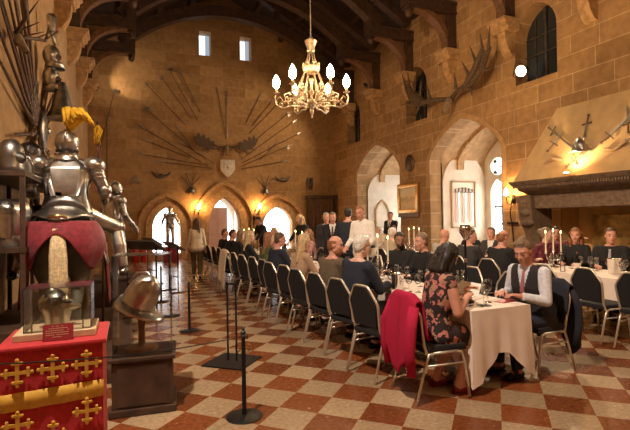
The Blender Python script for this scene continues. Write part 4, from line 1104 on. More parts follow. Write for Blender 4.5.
# red display table with gold crosses
RX, RY = -.405, 3.27
t = thing('display_table', 'display table under red cloth with gold crosses and a gold stripe', 'display table', (RX, RY, 0))
MB().box((0, 0, .44), (.50, .46, .88)).build('cabinet', M_dred, t)
def drape(u, v):
    a = u*4; side = int(a) % 4; f = a-int(a)
    hx, hy = .262, .242
    c = [(-hx, -hy), (hx, -hy), (hx, hy), (-hx, hy)]; p, q = c[side], c[(side+1) % 4]
    x, y = p[0]+(q[0]-p[0])*f, p[1]+(q[1]-p[1])*f
    k = 1+.006*math.sin(u*70)*v+.012*v
    return (x*k, y*k, .885-.86*v)
mb = MB(); mb.grid(drape, 96, 8, True); mb.build('cloth_skirt', M_red, t, 50)
mb = MB(); mb.box((0, 0, .892), (.57, .53, .028), bev=.012); mb.build('cloth_top', M_red, t, 40)
mb = MB(); mb.grid(lambda u, v: (-.266+.532*u, -.2525-.004*math.sin(u*24), .645-.10*v+.018*u), 24, 3); o = mb.build('gold_stripe', M_gold, t, None, False); sol(o, .004)
def cross(cx, cz, s):
    mb = MB(); y = -.262
    for a in range(4):
        A = a*math.pi/2; dx, dz = math.cos(A), math.sin(A); px_, pz_ = -dz, dx
        mb.box((cx+dx*.5*s, y, cz+dz*.5*s), (abs(dx)*s+.26*s*abs(px_)+.001, .006+.001*a, abs(dz)*s+.26*s*abs(pz_)+.001))
        mb.box((cx+dx*.74*s, y, cz+dz*.74*s), (abs(dx)*.2*s+abs(px_)*.62*s, .011+.001*a, abs(dz)*.2*s+abs(pz_)*.62*s))
        for sg in (-1, 1): mb.ell((cx+dx*.74*s+px_*sg*.30*s, y, cz+dz*.74*s+pz_*sg*.30*s), (.13*s, .007, .13*s), u=10, v=6)
        mb.ell((cx+dx*1.0*s, y, cz+dz*1.0*s), (.15*s, .007, .15*s), u=10, v=6)
    return mb.build('gold_cross', M_gold, t)
for cx in (-.175, .0, .175):
    cross(cx, .765+.018*(cx), .072)
for cx, cz in ((-.175, .47), (0, .385), (.175, .49), (-.09, .22), (.1, .22)): cross(cx, cz, .070)
# wooden case base, glass case, helmet, placard on the display table
tz = .907
wb = MB(); wb.box((RX+.0, RY+.02, tz+.02), (.44, .34, .04), bev=.004); o = wb.build('case_base', mat('pale_wood', (.58, .44, .27), .5, var=.1, scale=20)); tag(o, 'pale wooden base board of the glass case on the red table', 'board')
cz = tz+.041; gx, gy, gh = .36, .28, .26
t = thing('glass_case', 'clear box case over the beaked helmet on the red table', 'glass case', (RX+.01, RY+.03, cz))
for a, b, s in (((0, -gy/2), 0, (gx, .005, gh)), ((0, gy/2), 0, (gx, .005, gh)), ((-gx/2, 0), 0, (.005, gy, gh)), ((gx/2, 0), 0, (.005, gy, gh))):
    MB().box((a[0], a[1], gh/2), s).build('pane', M_case, t)
MB().box((0, 0, gh), (gx+.005, gy+.005, .005)).build('lid', M_case, t)
for sx in (-1, 1):
    mb = MB(); mb.cone((sx*gx*.38, -gy*.5-.012, .0), (sx*gx*.38, -gy*.5-.012, .06), .006, .003, 8); mb.build('fixing_pin', M_silver, t)
t = thing('beaked_helmet', 'polished steel beaked helmet inside the glass case', 'helmet', (RX-.01, RY+.03, cz))
M_mirror = mat('polished_helmet', (.74, .71, .62), .3, metal=1, var=.1, scale=8)
mb = MB(); mb.hull([((-.02, 0, .15), .088), ((0, 0, .09), .075)], 18); mb.hull([((.0, .0, .13), .07), ((.125, 0, .12), .012)], 14); mb.hull([((-.02, 0, .20), .05), ((-.04, 0, .225), .012)], 10); mb.build('skull', M_mirror, t, 60)
mb = MB(); mb.lathe([(.075, .0), (.07, .03), (.078, .07), (.088, .12)], n=20); mb.build('neck_guard', M_mirror, t, True)
mb = MB(); mb.box((.06, -.045, .155), (.05, .03, .006)); mb.box((.06, .045, .155), (.05, .03, .006)); mb.build('eye_slit', M_black, t)
# red placard with lettering
t = thing('placard', 'small red label with gold lettering propped before the glass case', 'label', (RX+.02, RY-.185, tz))
M_plac = mat('placard_red', (.23, .012, .02), .45); M_let = mat('placard_letters', (.62, .42, .22), .5)
Mr = Matrix.Rotation(R(-18), 4, 'X')
mb = MB(); mb.box((0, 0, .048), (.16, .004, .096), M=Mr); mb.build('card', M_plac, t)
def txt(body, size, loc, rot, m, parent, name='lettering', align='CENTER', ext=.0006):
    cu = bpy.data.curves.new(name, 'FONT'); cu.body = body; cu.size = size; cu.align_x = align; cu.extrude = ext
    ob = bpy.data.objects.new('tmp', cu); COL.objects.link(ob)
    me = bpy.data.meshes.new_from_object(ob.evaluated_get(bpy.context.evaluated_depsgraph_get())); bpy.data.objects.remove(ob); bpy.data.curves.remove(cu)
    me.name = name; me.materials.clear(); me.materials.append(m); me.transform(rot); me.transform(Matrix.Translation(loc)); return link(name, me, parent)
mb = MB()
for j in range(6):
    wd = [.06, .11, .125, .12, .12, .05][j]
    nn = int(wd/.009)
    for q in range(nn):
        if rnd.random() < .15: continue
        x = -wd/2+wd*q/nn; z = .083-.0125*j
        mb.box((x, -.0028-(z-.048)*math.tan(R(-18))*0-.0005, z), (.0055, .001, .004))
bmesh.ops.transform(mb.bm, matrix=Matrix.Translation((0, 0, .048)) @ Mr @ Matrix.Translation((0, 0, -.048)), verts=mb.bm.verts)
mb.build('lettering', M_let, t)

# helmet on a post on the dark wooden pedestal, inside a clear case
PX, PY = .13, 4.27
t = thing('pedestal', 'dark panelled wooden pedestal under the brimmed helmet', 'pedestal', (PX, PY, 0), R(-6))
mb = MB(); mb.box((0, 0, .235), (.48, .44, .43), bev=.006); mb.box((0, 0, .465), (.53, .49, .03), bev=.006); mb.box((0, 0, .03), (.53, .49, .06), bev=.01); mb.build('box', M_wood, t)
mb = MB(); mb.box((0, -.222, .25), (.40, .012, .34), bev=.004); mb.build('front_panel', M_wood, t)
t = thing('helmet_case', 'clear box case round the brimmed helmet on the dark pedestal', 'glass case', (PX, PY, .481), R(-6))
for a, s in (((0, -.21, .42), (.46, .004, .84)), ((0, .21, .42), (.46, .004, .84)), ((-.23, 0, .42), (.004, .42, .84)), ((.23, 0, .42), (.004, .42, .84))): MB().box(a, s).build('pane', M_case2, t)
MB().box((0, 0, .842), (.464, .424, .004)).build('lid', M_case2, t)
t = thing('helmet_stand', 'turned wooden post and disc holding up the brimmed helmet', 'stand', (PX-.02, PY, .481))
MB().lathe([(.001, 0), (.13, 0), (.14, .012), (.135, .03), (.10, .04), (.001, .042)], n=24).build('disc', M_oak, t, 40)
MB().lathe([(.045, .04), (.03, .07), (.028, .2), (.036, .24), (.028, .28), (.028, .42), (.05, .46), (.001, .47)], n=14).build('post', M_oak, t, 40)
t = thing('brimmed_helmet', 'polished brimmed steel helmet with a combed crown on a wooden post', 'helmet', (PX-.06, PY, .875), R(-35)); t.scale = (1.02,)*3; t.rotation_euler = (R(0), R(16), R(-35))
S = 1.0
mb = MB(); mb.lathe([(.001, .30), (.03, .29), (.085, .25), (.118, .18), (.13, .09), (.128, .04), (.14, .0), (.13, -.012), (.118, .03)], n=26, M=Matrix.Diagonal((1.12, .95, 1, 1)) @ Matrix.Rotation(R(14), 4, 'Y')); mb.build('crown', M_steel, t, 60)
mb = MB(); mb.tube([(.16, 0, .10), (.13, 0, .22), (.03, 0, .305), (-.07, 0, .27), (-.12, 0, .17)], .010, 8); mb.build('comb', M_steel, t, True)
mb = MB(); mb.grid(lambda u, v: ((.14+.10*v*abs(math.cos(math.pi*u)))*math.cos(2*math.pi*u)*1.1, (.125+.05*v)*math.sin(2*math.pi*u), .02-.055*v-.03*math.cos(2*math.pi*u)), 30, 4, True); o = mb.build('brim', M_steel, t, True, False); sol(o, .005)
mb = MB(); mb.grid(lambda u, v: (-.03+.14*u-.02*v, .11-.02*v, .01-.13*v*(1-.5*u)), 8, 5); o = mb.build('cheek_plate', M_dsteel, t, True, False); sol(o, .004)
mb = MB(); mb.grid(lambda u, v: (-.03+.14*u-.02*v, -.11+.02*v, .01-.13*v*(1-.5*u)), 8, 5); o = mb.build('cheek_plate', M_dsteel, t, True, False); sol(o, .004)

# barrier posts
def stanchion(x, y, label, first=[None], h=.70):
    if first[0]: return dup(first[0], (x, y, 0), 0, label)
    t = thing('barrier_post', label, 'barrier post', (x, y, 0), 0, 'black barrier posts'); first[0] = t
    MB().lathe([(.001, 0), (.148, 0), (.15, .006), (.13, .014), (.03, .02), (.001, .02)], n=28).build('base', M_black, t, 40)
    MB().cone((0, 0, .018), (0, 0, .655), .019, .017, 12).build('post', M_black, t, 40)
    MB().lathe([(.02, .65), (.026, .66), (.018, .672), (.024, .69), (.010, .705), (.016, .72), (.001, .735)], n=12).build('finial', M_black, t, 40)
    MB().tube([(.02, 0, .64), (.035, 0, .66), (.035, 0, .63)], .005, 6).build('hook', M_black, t)
    return t
stanchion(.87, 3.66, 'black barrier post nearest the camera, on a round base')
stanchion(.83, 6.85, 'black barrier post on a round base, middle one of the aisle')
stanchion(.68, 8.05, 'black barrier post on a round base, just beyond the middle one')
stanchion(.62, 9.6, 'black barrier post on a round base, farthest of the aisle')
t = thing('sign_stand', 'pair of tall black rods on a square black floor plate', 'stand', (1.09, 5.13, 0), R(-42))
MB().box((0, 0, .008), (.50, .50, .016), bev=.003).build('floor_plate', M_black, t)
for s in (-1, 1): MB().cone((s*.055, 0, .016), (s*.055, 0, .90), .011, .011, 10).build('rod', M_black, t, 40)
MB().box((0, 0, .885), (.14, .02, .02)).build('clamp', M_black, t)
def lectern(x, y, rz, label, w_=.62, hgt=.95, dpt=.36):
    t = thing('information_lectern', label, 'information stand', (x, y, 0), rz)
    MB().box((0, 0, hgt), (dpt, w_, .03), M=Matrix.Rotation(R(32), 4, 'Y')).build('sloping_panel', M_gunmetal, t)
    for s in (-1, 1):
        MB().cone((0, s*w_*.4, .02), (0, s*w_*.4, hgt-.02), .014, .014, 8).build('leg', M_black, t); MB().box((0, s*w_*.4, .01), (.34, .04, .02)).build('foot', M_black, t)
    MB().box((0, 0, .35), (.02, w_*.8, .02)).build('cross_bar', M_black, t)
lectern(.60, 12.6, R(20), 'black information lectern with sloping panel, farthest up the aisle', .7, 1.1)
lectern(.98, 10.9, R(15), 'black information lectern with sloping panel beside the far barrier post', .7, 1.05)
lectern(.22, 8.2, R(35), 'black information lectern with sloping panel nearest the mounted knight', .95, 1.22, .3)
for i, x in enumerate((.46, .76)):
    t = thing('fire_extinguisher', ['left', 'right'][i]+' of two red fire extinguishers at the foot of the end wall', 'fire extinguisher', (x-.15, 19.55, 0))
    MB().lathe([(.001, 0), (.11, 0), (.12, .03), (.12, .62), (.09, .72), (.035, .77), (.001, .77)], n=18).build('cylinder', mat('extinguisher_red', (.5, .015, .02), .3) if i == 0 else MATS['extinguisher_red'], t, 40)
    mb = MB(); mb.box((0, 0, .80), (.05, .05, .06)); mb.box((.05, 0, .84), (.14, .025, .02)); mb.build('valve', M_black, t)
    MB().tube([(.04, 0, .8), (.14, 0, .7), (.14, 0, .35)], .012, 6).build('hose', M_black, t, True)

# armour shelf on the left wall
t = thing('armour_shelf', 'dark wooden open shelf of helmets along the left wall', 'shelf', (-1.14, 6.6, 0))
for z in (1.35, 2.10): MB().box((0, 0, z), (.46, 2.9, .05)).build('shelf_board', M_wood, t)
for y in (-1.42, 0, 1.42):
    for x in (-.2, .2): MB().box((x, y, 1.05), (.045, .045, 2.1)).build('post', M_wood, t)
MB().box((.0, 0, .28), (.46, 2.9, .56), bev=.01).build('chest', M_wood, t)
def helm(x, y, z, rz, kind, label, m=None, s=1.0):
    t = thing('helmet', label, 'helmet', (x, y, z), rz, 'helmets on the left wall shelf'); m = m or M_dsteel; t.scale = (s,)*3
    if kind == 0:
        MB().lathe([(.001, .30), (.05, .285), (.10, .22), (.115, .13), (.10, .05), (.12, .0), (.11, .0)], n=20).build('skull', m, t, True)
        mb = MB(); mb.hull([((.06, 0, .13), .07), ((.13, 0, .12), .02)], 10); mb.build('visor', m, t, 50)
    elif kind == 1:
        MB().lathe([(.001, .22), (.06, .20), (.105, .12), (.115, .04), (.19, .0), (.18, -.005), (.11, .02)], n=22).build('skull', m, t, True)
        MB().tube([(.12, 0, .07), (.09, 0, .19), (0, 0, .235), (-.09, 0, .19), (-.12, 0, .07)], .01, 6).build('comb', m, t, True)
    else:
        mb = MB(); mb.hull([((0, .06, .30), .12), ((0, -.06, .30), .12), ((0, .04, .10), .10), ((0, -.04, .10), .10)], 14); mb.build('plate', m, t, True)
        mb = MB(); mb.lathe([(.10, 0), (.14, -.0), (.12, .10)], n=18); mb.build('skirt_plate', m, t, True)
    return t
k = 0
places = [(-1.08, 5.4), (-1.1, 5.95), (-1.1, 6.5), (-1.1, 7.05), (-1.1, 7.6)]
nm = ['nearest the camera', 'second from the camera', 'in the middle', 'second from the far end', 'at the far end']
for zi, z in enumerate((2.126, 1.376)):
    for j, (x, y) in enumerate(places):
        helm(x, y, z, R(20*j-30), (j+zi*2) % 3, 'dark steel %s on the %s left shelf, %s' % (['closed helmet', 'brimmed helmet', 'breastplate'][(j+zi*2) % 3], ['top', 'lower'][zi], nm[j]), [M_dsteel, M_steel][(j+zi) % 2], 1.15)

t = thing('rope_post', 'plain black post at the left end of the barrier cord', 'barrier post', (-.92, 2.40, 0))
MB().lathe([(.001, 0), (.13, 0), (.13, .012), (.02, .02), (.001, .02)], n=20).build('base', M_black, t, 40); MB().cone((0, 0, .02), (0, 0, 1.05), .016, .014, 10).build('post', M_black, t, 40)
o = MB().tube([(.845-1.76*k/12, 3.645-1.235*k/12, .655+.36*k/12-.05*math.sin(math.pi*k/12)) for k in range(13)], .004, 6).build('barrier_cord', M_black, None, True); tag(o, 'thin dark barrier cord strung in front of the red display table', 'cord')
# ---------------------------------------------------------------- trophies of arms on the walls
def on_end(x, z): return (x, YB-.02, z)
def polearm(a, b, kind, label, wall='y', group='polearms fanned out on the end wall', r=.016):
    """pole from a (butt) to b (point), world coordinates"""
    a, b = V(a), V(b); L_ = (b-a).length; q = V((0, 0, 1)).rotation_difference((b-a).normalized())
    t = thing('polearm' if kind != 'sword' else 'sword', label, 'polearm' if kind != 'sword' else 'sword', a, 0, group); t.rotation_mode = 'QUATERNION'; t.rotation_quaternion = q
    n = q.inverted() @ (V((0, 1, 0)) if wall == 'y' else V((1, 0, 0)))   # into the wall
    w_ = n.cross(V((0, 0, 1)))                                            # along the wall
    if kind == 'sword':
        mb = MB(); mb.bar((0, 0, .2), (0, 0, L_-.1), .045, .008, up=n); mb.cone((0, 0, L_-.1), (0, 0, L_), .02, .002, 6); mb.build('blade', M_steel, t)
        MB().bar(-w_*.12+V((0, 0, .2)), w_*.12+V((0, 0, .2)), .02, .02).build('cross_guard', M_gunmetal, t)
        mb = MB(); mb.cone((0, 0, .02), (0, 0, .2), .014, .014, 8); mb.ell((0, 0, 0), .028, u=8, v=6); mb.build('grip', M_walnut, t); return t
    MB().cone((0, 0, 0), (0, 0, L_-.25), r, r*.85, 8).build('shaft', M_walnut, t, 40)
    mb = MB(); z = L_-.25
    mb.cone((0, 0, z-.12), (0, 0, z+.02), r*1.3, r*1.4, 8)
    if kind == 'spear': mb.prism([(-.01, 0), (-.04, .08), (0, .26), (.04, .08), (.01, 0)], V((0, 0, z))-n*.004, w_, (0, 0, 1), n*.008)
    elif kind == 'halberd':
        mb.prism([(-.012, -.05), (-.012, .1), (0, .30), (.012, .1), (.012, -.05)], V((0, 0, z))-n*.005, w_, (0, 0, 1), n*.01)
        mb.prism([(.01, .0), (.13, -.05), (.15, .04), (.12, .12), (.01, .06)], V((0, 0, z-.04))-n*.004, w_, (0, 0, 1), n*.008)
        mb.prism([(-.01, .0), (-.10, .03), (-.01, .06)], V((0, 0, z-.02))-n*.004, w_, (0, 0, 1), n*.008)
    elif kind == 'glaive': mb.prism([(-.015, -.1), (-.03, .05), (-.01, .30), (.04, .12), (.03, -.05), (.015, -.1)], V((0, 0, z))-n*.004, w_, (0, 0, 1), n*.008)
    elif kind == 'trident':
        mb.bar(-w_*.08+V((0, 0, z+.02)), w_*.08+V((0, 0, z+.02)), .02, .012)
        for k_ in (-1, 0, 1): mb.cone(w_*(.08*k_)+V((0, 0, z+.02)), w_*(.09*k_)+V((0, 0, z+.24)), .012, .002, 6)
    mb.build('head', M_dsteel, t, 40); return t
# left fan then right fan; (butt, point) on the end wall in metres
fanL = [((2.55, 4.35), (.60, 5.05), 'spear'), ((3.0, 4.18), (.42, 5.65), 'glaive'), ((2.9, 4.5), (.62, 6.45), 'halberd'), ((3.3, 4.05), (.35, 4.45), 'spear'), ((3.45, 3.92), (1.15, 4.15), 'glaive'),
        ((2.35, 5.75), (.72, 7.45), 'spear'), ((2.62, 6.05), (1.30, 7.85), 'trident'), ((2.86, 6.0), (1.62, 8.25), 'halberd'), ((2.98, 6.35), (2.10, 8.15), 'trident'), ((2.62, 4.75), (1.95, 5.75), 'spear'), ((3.55, 4.15), (2.05, 5.05), 'spear')]
fanR = [((5.0, 6.0), (5.75, 7.45), 'spear'), ((5.28, 5.9), (6.40, 7.30), 'glaive'), ((5.15, 5.55), (6.85, 7.35), 'spear'), ((5.0, 4.9), (7.2, 6.75), 'halberd'), ((4.75, 4.35), (7.45, 6.35), 'glaive'), ((4.8, 4.2), (7.65, 5.75), 'spear'), ((4.75, 4.05), (7.2, 5.15), 'halberd'), ((4.75, 3.92), (7.0, 4.4), 'spear'), ((5.6, 4.35), (6.6, 5.35), 'trident')]
posn = ['lowest', 'second from the bottom', 'third from the bottom', 'near-level', 'short lowest']
for i, (a, b, kd) in enumerate(fanL):
    polearm((a[0], YB-.05-.012*(i % 3), a[1]), (b[0], YB-.05-.012*(i % 3), b[1]), kd, '%s polearm on the end wall left of the antlers, %s' % (kd, ['fourth up', 'fifth up', 'sixth up', 'second up', 'lowest', 'longest high one', 'second high one', 'third high one', 'nearest the top pair', 'short inner one', 'short one by the antlers'][i]))
for i, (a, b, kd) in enumerate(fanR):
    polearm((a[0], YB-.05-.012*(i % 3), a[1]), (b[0], YB-.05-.012*(i % 3), b[1]), kd, '%s polearm on the end wall right of the antlers, %s' % (kd, ['nearest the top pair', 'second high one', 'third high one', 'sixth up', 'fifth up', 'fourth up', 'second up', 'lowest', 'short outer one'][i]))
polearm((4.1, YB-.05, 5.25), (3.72, YB-.05, 7.55), 'spear', 'upright spear on the end wall directly above the antlers')
polearm((4.18, YB-.06, 7.35), (4.15, YB-.06, 5.25), 'sword', 'long upright sword pointing down on the end wall above the antlers', group=None)
def antler(p0, pts, r0, mbx, tines=()):
    mbx.tube([V(p0)+V(q) for q in pts], [r0*(1-.8*k/(len(pts)-1)) for k in range(len(pts))], 8)
# palmate antlers with skull over the shield
t = thing('mounted_antlers', 'broad palmate antlers on a skull above the shield on the end wall', 'antlers', (4.1, YB-.04, 4.75))
mb = MB(); mb.hull([((0, -.10, .12), .10), ((0, -.16, -.22), .045)], 12); mb.build('skull', M_bone, t, True)
for s in (-1, 1):
    mb = MB(); mb.tube([(s*.08, -.1, .14), (s*.35, -.14, .10), (s*.6, -.16, .22)], [.05, .045, .05], 8)
    pal = [(.5, .12), (.75, -.02), (1.05, .05), (1.3, .25), (1.42, .52), (1.32, .50), (1.22, .70), (1.12, .50), (1.0, .62), (.92, .42), (.78, .50), (.72, .34), (.55, .34)]
    mb.prism([(s*x, z) for x, z in pal], (0, -.17, 0), (1, 0, 0), (0, 0, 1), (0, .035, 0))
    for (x, z), (x2, z2) in (((.8, 0), (.88, -.2)), ((1.1, .1), (1.28, -.02)), ((.3, .12), (.42, -.12))): mb.cone((s*x, -.155, z), (s*x2, -.2, z2), .035, .006, 8)
    mb.build('antler', M_antler, t, 50)
t = thing('shield', 'pale heraldic shield below the antlers on the end wall', 'shield', (4.13, YB-.05, 3.95))
mb = MB()
def shf(u, v):
    w_ = .33*(1 if v < .45 else max(.02, 1-((v-.45)/.55)**1.8)); x = (u*2-1)*w_
    return (x, -.10+.5*x*x, .36-.78*v)
mb.grid(shf, 12, 14); o = mb.build('plate', mat('pale_shield', (.62, .56, .48), .5, var=.15, scale=8), t, True, False); sol(o, .02)
MB().ell((0, -.11, .02), (.045, .02, .06)).build('boss', M_dsteel, t, True)
# small trophies beside the sconces: horn shaped powder flask with crossed arms, crescent horns, helmets
for i, (x, side) in enumerate(((2.55, 'left'), (5.85, 'right'))):
    t = thing('arms_trophy', 'sheaf of crossed pistols and a helmet above the %s sconce' % side, 'trophy of arms', (x, YB-.05, 3.1))
    for a in (-42, -18, 18, 42):
        d = V((math.sin(R(a)), 0, math.cos(R(a)))); MB().cone(-d*.18, d*.62, .018, .012, 8).build('barrel', M_gunmetal, t); mb = MB(); mb.bar(-d*.35, -d*.15, .05, .04, up=(0, 1, 0)); mb.build('butt', M_walnut, t)
    mb = MB(); mb.lathe([(.001, .2), (.10, .15), (.15, .02), (.19, -.06), (.15, -.05)], c=(0, -.14, -.2), n=16, M=Matrix.Diagonal((1, .6, 1, 1))); mb.build('helmet', M_dsteel, t, 50)
for i, (x, z, nm) in enumerate(((1.35, 3.55, 'left'), (6.7, 3.50, 'right'))):
    mb = MB(); mb.tube([(.38*math.cos(a), -.04, .25-.30*math.sin(a)) for a in [R(k) for k in range(15, 166, 15)]], [.012, .03, .05, .06, .065, .07, .065, .06, .05, .03, .012], 8)
    mb.ell((0, -.05, -.02), (.10, .05, .10)); o = mb.build('powder_horn', M_gunmetal, None, True); tag(o, 'dark crescent shaped powder horn on the end wall to the %s' % nm, 'powder horn', None, (x, YB-.04, z))
t = thing('hung_helmet', 'steel helmet hung on the end wall at the far left', 'helmet', (.30, YB-.26, 3.25), R(-90))
MB().lathe([(.001, .24), (.08, .2), (.14, .08), (.15, 0), (.22, -.06), (.15, -.03)], n=18).build('skull', M_steel, t, 50)
MB().tube([(.15, 0, .06), (.1, 0, .22), (0, 0, .27), (-.12, 0, .16)], .012, 6).build('comb', M_steel, t, True)
t = thing('hung_gauntlets', 'pair of dark leather gauntlets hung on the end wall at the far right', 'gauntlets', (8.05, YB-.12, 3.35))
for s in (-1, 1):
    mb = MB(); mb.hull([((s*.09, 0, .18), .08), ((s*.10, 0, -.10), .055)], 10); mb.hull([((s*.10, 0, -.12), .05), ((s*.06, -.04, -.30), .03)], 10); mb.build('gauntlet', M_gunmetal, t, True)
# tall rack at the left end and sword in the right corner
polearm((-.72, YB-.06, 2.2), (-.70, YB-.06, 6.0), 'trident', 'tall trident-headed polearm upright in the left corner of the end wall', group=None)
polearm((-1.05, YB-.08, 4.2), (-.35, YB-.08, 7.2), 'halberd', 'halberd leaning across the left corner of the end wall', group=None)
t = thing('corner_cabinet', 'dark wooden wall cabinet of upright weapons in the far right corner', 'cabinet', (8.6, YB-.18, .75))
mb = MB(); mb.box((0, .1, .95), (1.35, .04, 1.9)); mb.build('back_board', M_oak, t)
for x in (-.68, .68): MB().box((x, 0, .95), (.08, .26, 1.9)).build('side_post', M_wood, t)
for z, h_ in ((1.93, .16), (.0, .12)): MB().box((0, -.02, z), (1.55, .32, h_), bev=.02).build('cornice', M_wood, t)
for j in range(6):
    x = -.5+.2*j; mb = MB(); mb.cone((x, 0, .15), (x, 0, 1.55), .022, .014, 8); mb.box((x, 0, .3), (.05, .04, .4)); mb.build('carbine', [M_walnut, M_gunmetal][j % 2], t)

# ---------------------------------------------------------------- right wall
# great antlers
t = thing('giant_antlers', 'huge spreading antlers with a skull over the nearer bay arch', 'antlers', (XR-.05, 11.15, 5.05))
mb = MB(); mb.hull([((-.20, 0, .12), .13), ((-.42, 0, -.22), .06)], 12); mb.build('skull', M_bone, t, True)
for s in (-1, 1):
    mb = MB(); mb.tube([(-.18, s*.1, .2), (-.30, s*.5, .28), (-.42, s*1.0, .30), (-.5, s*1.45, .62), (-.48, s*1.75, 1.12)], [.07, .07, .085, .09, .05], 8)
    pal = [(.85, .18), (1.3, .22), (1.75, .55), (2.0, 1.05), (1.80, 1.0), (1.62, .9), (1.35, .72), (1.05, .52)]
    mb.prism([(s*y, z) for y, z in pal], (-.46, 0, 0), (0, 1, 0), (0, 0, 1), (.05, 0, 0))
    for (y, z), (y2, z2) in (((1.9, .95), (2.05, 1.55)), ((1.72, .92), (1.70, 1.50)), ((1.45, .78), (1.30, 1.30)), ((1.15, .55), (.95, 1.0)), ((1.7, .5), (2.1, .45)), ((1.2, .22), (1.35, -.1)), ((.6, .30), (.65, .75))): mb.cone((-.44, s*y, z), (-.52, s*y2, z2), .055, .008, 8)
    mb.build('antler', M_antler, t, 50)
# oval shield, painting, framed swords
t = thing('oval_shield', 'small dark oval shield between the two bay arches', 'shield', (XR-.02, 13.57, 3.57))
mb = MB(); mb.ell((-.07, 0, 0), (.06, .24, .30)); mb.build('plate', M_gunmetal, t, True)
MB().tube([(-.05, .22*math.cos(R(a)), .28*math.sin(R(a))) for a in range(0, 360, 20)], .02, 6, closed=True).build('rim', M_brass, t, True)
def paintmat():
    m, nt, b = nodes_of('landscape_painting'); L = nt.links.new; N = nt.nodes.new
    tc = N('ShaderNodeTexCoord'); sp = N('ShaderNodeSeparateXYZ'); L(tc.outputs['Object'], sp.inputs[0])
    nz = N('ShaderNodeTexNoise'); nz.inputs['Scale'].default_value = 5; nz.inputs['Detail'].default_value = 6; L(tc.outputs['Object'], nz.inputs['Vector'])
    ma = N('ShaderNodeMath'); ma.operation = 'MULTIPLY_ADD'; L(nz.outputs['Fac'], ma.inputs[0]); ma.inputs[1].default_value = .35; L(sp.outputs['Z'], ma.inputs[2])
    r = N('ShaderNodeValToRGB'); e = r.color_ramp.elements
    mr = N('ShaderNodeMapRange'); mr.inputs['From Min'].default_value = -.35; mr.inputs['From Max'].default_value = .7; L(ma.outputs[0], mr.inputs['Value']); L(mr.outputs[0], r.inputs['Fac'])
    e[0].position = 0; e[0].color = (.42, .26, .08, 1); e[1].position = 1; e[1].color = (.72, .60, .36, 1)
    for p, c in ((.30, (.72, .5, .2)), (.48, (.5, .36, .16)), (.56, (.9, .74, .4)), (.75, (.92, .82, .6))):
        k_ = e.new(p); k_.color = (*c, 1)
    L(r.outputs[0], b.inputs['Base Color']); b.inputs['Roughness'].default_value = .35; return m
t = thing('framed_painting', 'gilt framed landscape painting hung between the two bay arches', 'painting', (XR-.02, 13.70, 2.32))
MB().box((-.035, 0, 0), (.03, 1.02, .80)).build('canvas', paintmat(), t)
mb = MB()
for s in (-1, 1): mb.box((-.045, 0, s*.46), (.09, 1.28, .14), bev=.015); mb.box((-.045, s*.57, 0), (.09, .14, .80), bev=.015)
mb.build('frame', M_brass, t, 30)
MB().box((-.03, 0, -.60), (.05, 1.28, .16), bev=.01).build('lower_panel', M_oak, t)
# framed swords on the far return wall of the nearer bay
FY = A2[0]+A2[1]
t = thing('framed_swords', 'pale framed board of upright swords on the bay wall', 'display board', (10.75, FY-.06, 2.05), 0)
MB().box((0, .02, 0), (1.0, .02, 1.55)).build('backing', mat('pale_backing', (.75, .66, .54), .7), t)
mb = MB()
for s in (-1, 1): mb.box((s*.50, 0, 0), (.05, .06, 1.60)); mb.box((0, 0, s*.78), (1.05, .06, .05))
mb.build('frame', mat('frame_wood', (.42, .27, .14), .5), t)
M_sheath = mat('sheath_leather', (.42, .2, .12), .5)
for j in range(6):
    x = -.36+.145*j; h_ = .56-.03*abs(j-2.5)
    mb = MB(); mb.bar((x, -.02, .42), (x+.01, -.02, -.62), .032, .012, up=(0, 1, 0)); mb.build('blade', [M_sheath, M_steel][j % 2], t)
    mb = MB(); mb.cone((x, -.02, .42), (x, -.02, h_), .018, .018, 8); mb.box((x, -.02, .42), (.12, .03, .025)); mb.ell((x, -.02, h_+.02), .026, u=8, v=6); mb.build('hilt', M_gunmetal, t)
# small doorway in the far return wall of the far bay, its pink light put into the colour
FY1 = A1[0]+A1[1]
me = panel(gothic(10.62, .02, 1.80, .30, .55), [], .02, 'door_2'); me.transform(MXZ(FY1-.03)); me.materials.append(mat('pink_passage_light', (.40, .20, .16), .6)); d2 = struct(link('door_2', me))
ring('door_moulding', gothic(10.62, .02, 1.80, .31, .56), gothic(10.62, .02, 1.80, .38, .66), FY1-.08, .06, d2, M_trim)
# fire place: hood, mantel, hearth
HC = 6.5
hood = MB(); hx = XR
q = []
prof = [(1.66, 2.42, .86), (1.64, 2.50, .83), (.97, 4.08, .20)]    # half width, z, projection
rings = []
for hw, z, pr in prof: rings.append([hood.bm.verts.new(p) for p in ((hx, HC+hw, z), (hx-pr, HC+hw*.985, z), (hx-pr, HC-hw*.985, z), (hx, HC-hw, z))])
for A, B in zip(rings, rings[1:]):
    for k_ in range(4): hood.bm.faces.new((A[k_], A[(k_+1) % 4], B[(k_+1) % 4], B[k_]))
hood.bm.faces.new(rings[0]); hood.bm.faces.new(rings[-1][::-1])
o = hood.build('chimney_hood', M_hood); struct(o); o['label'] = 'sloping stone chimney hood above the fireplace'
t = MB(); zz = [(2.10, .55, 1.50), (2.18, .68, 1.56), (2.20, .74, 1.60), (2.27, .78, 1.62), (2.33, .90, 1.68), (2.42, .96, 1.72), (2.42, .0, 1.72)]
rings = []
for z, pr, hw in zz: rings.append([t.bm.verts.new(p) for p in ((XR, HC+hw, z), (XR-pr, HC+hw, z), (XR-pr, HC-hw, z), (XR, HC-hw, z))])
for A, B in zip(rings, rings[1:]):
    for k_ in range(4): t.bm.faces.new((A[k_], A[(k_+1) % 4], B[(k_+1) % 4], B[k_]))
t.bm.faces.new(rings[0])
mant = struct(t.build('trim_1', M_darkstone, None, 30))
mb = MB()
for j in range(56): mb.box((XR-.90, HC-1.6+3.2*j/55, 2.285), (.05, .03, .05))
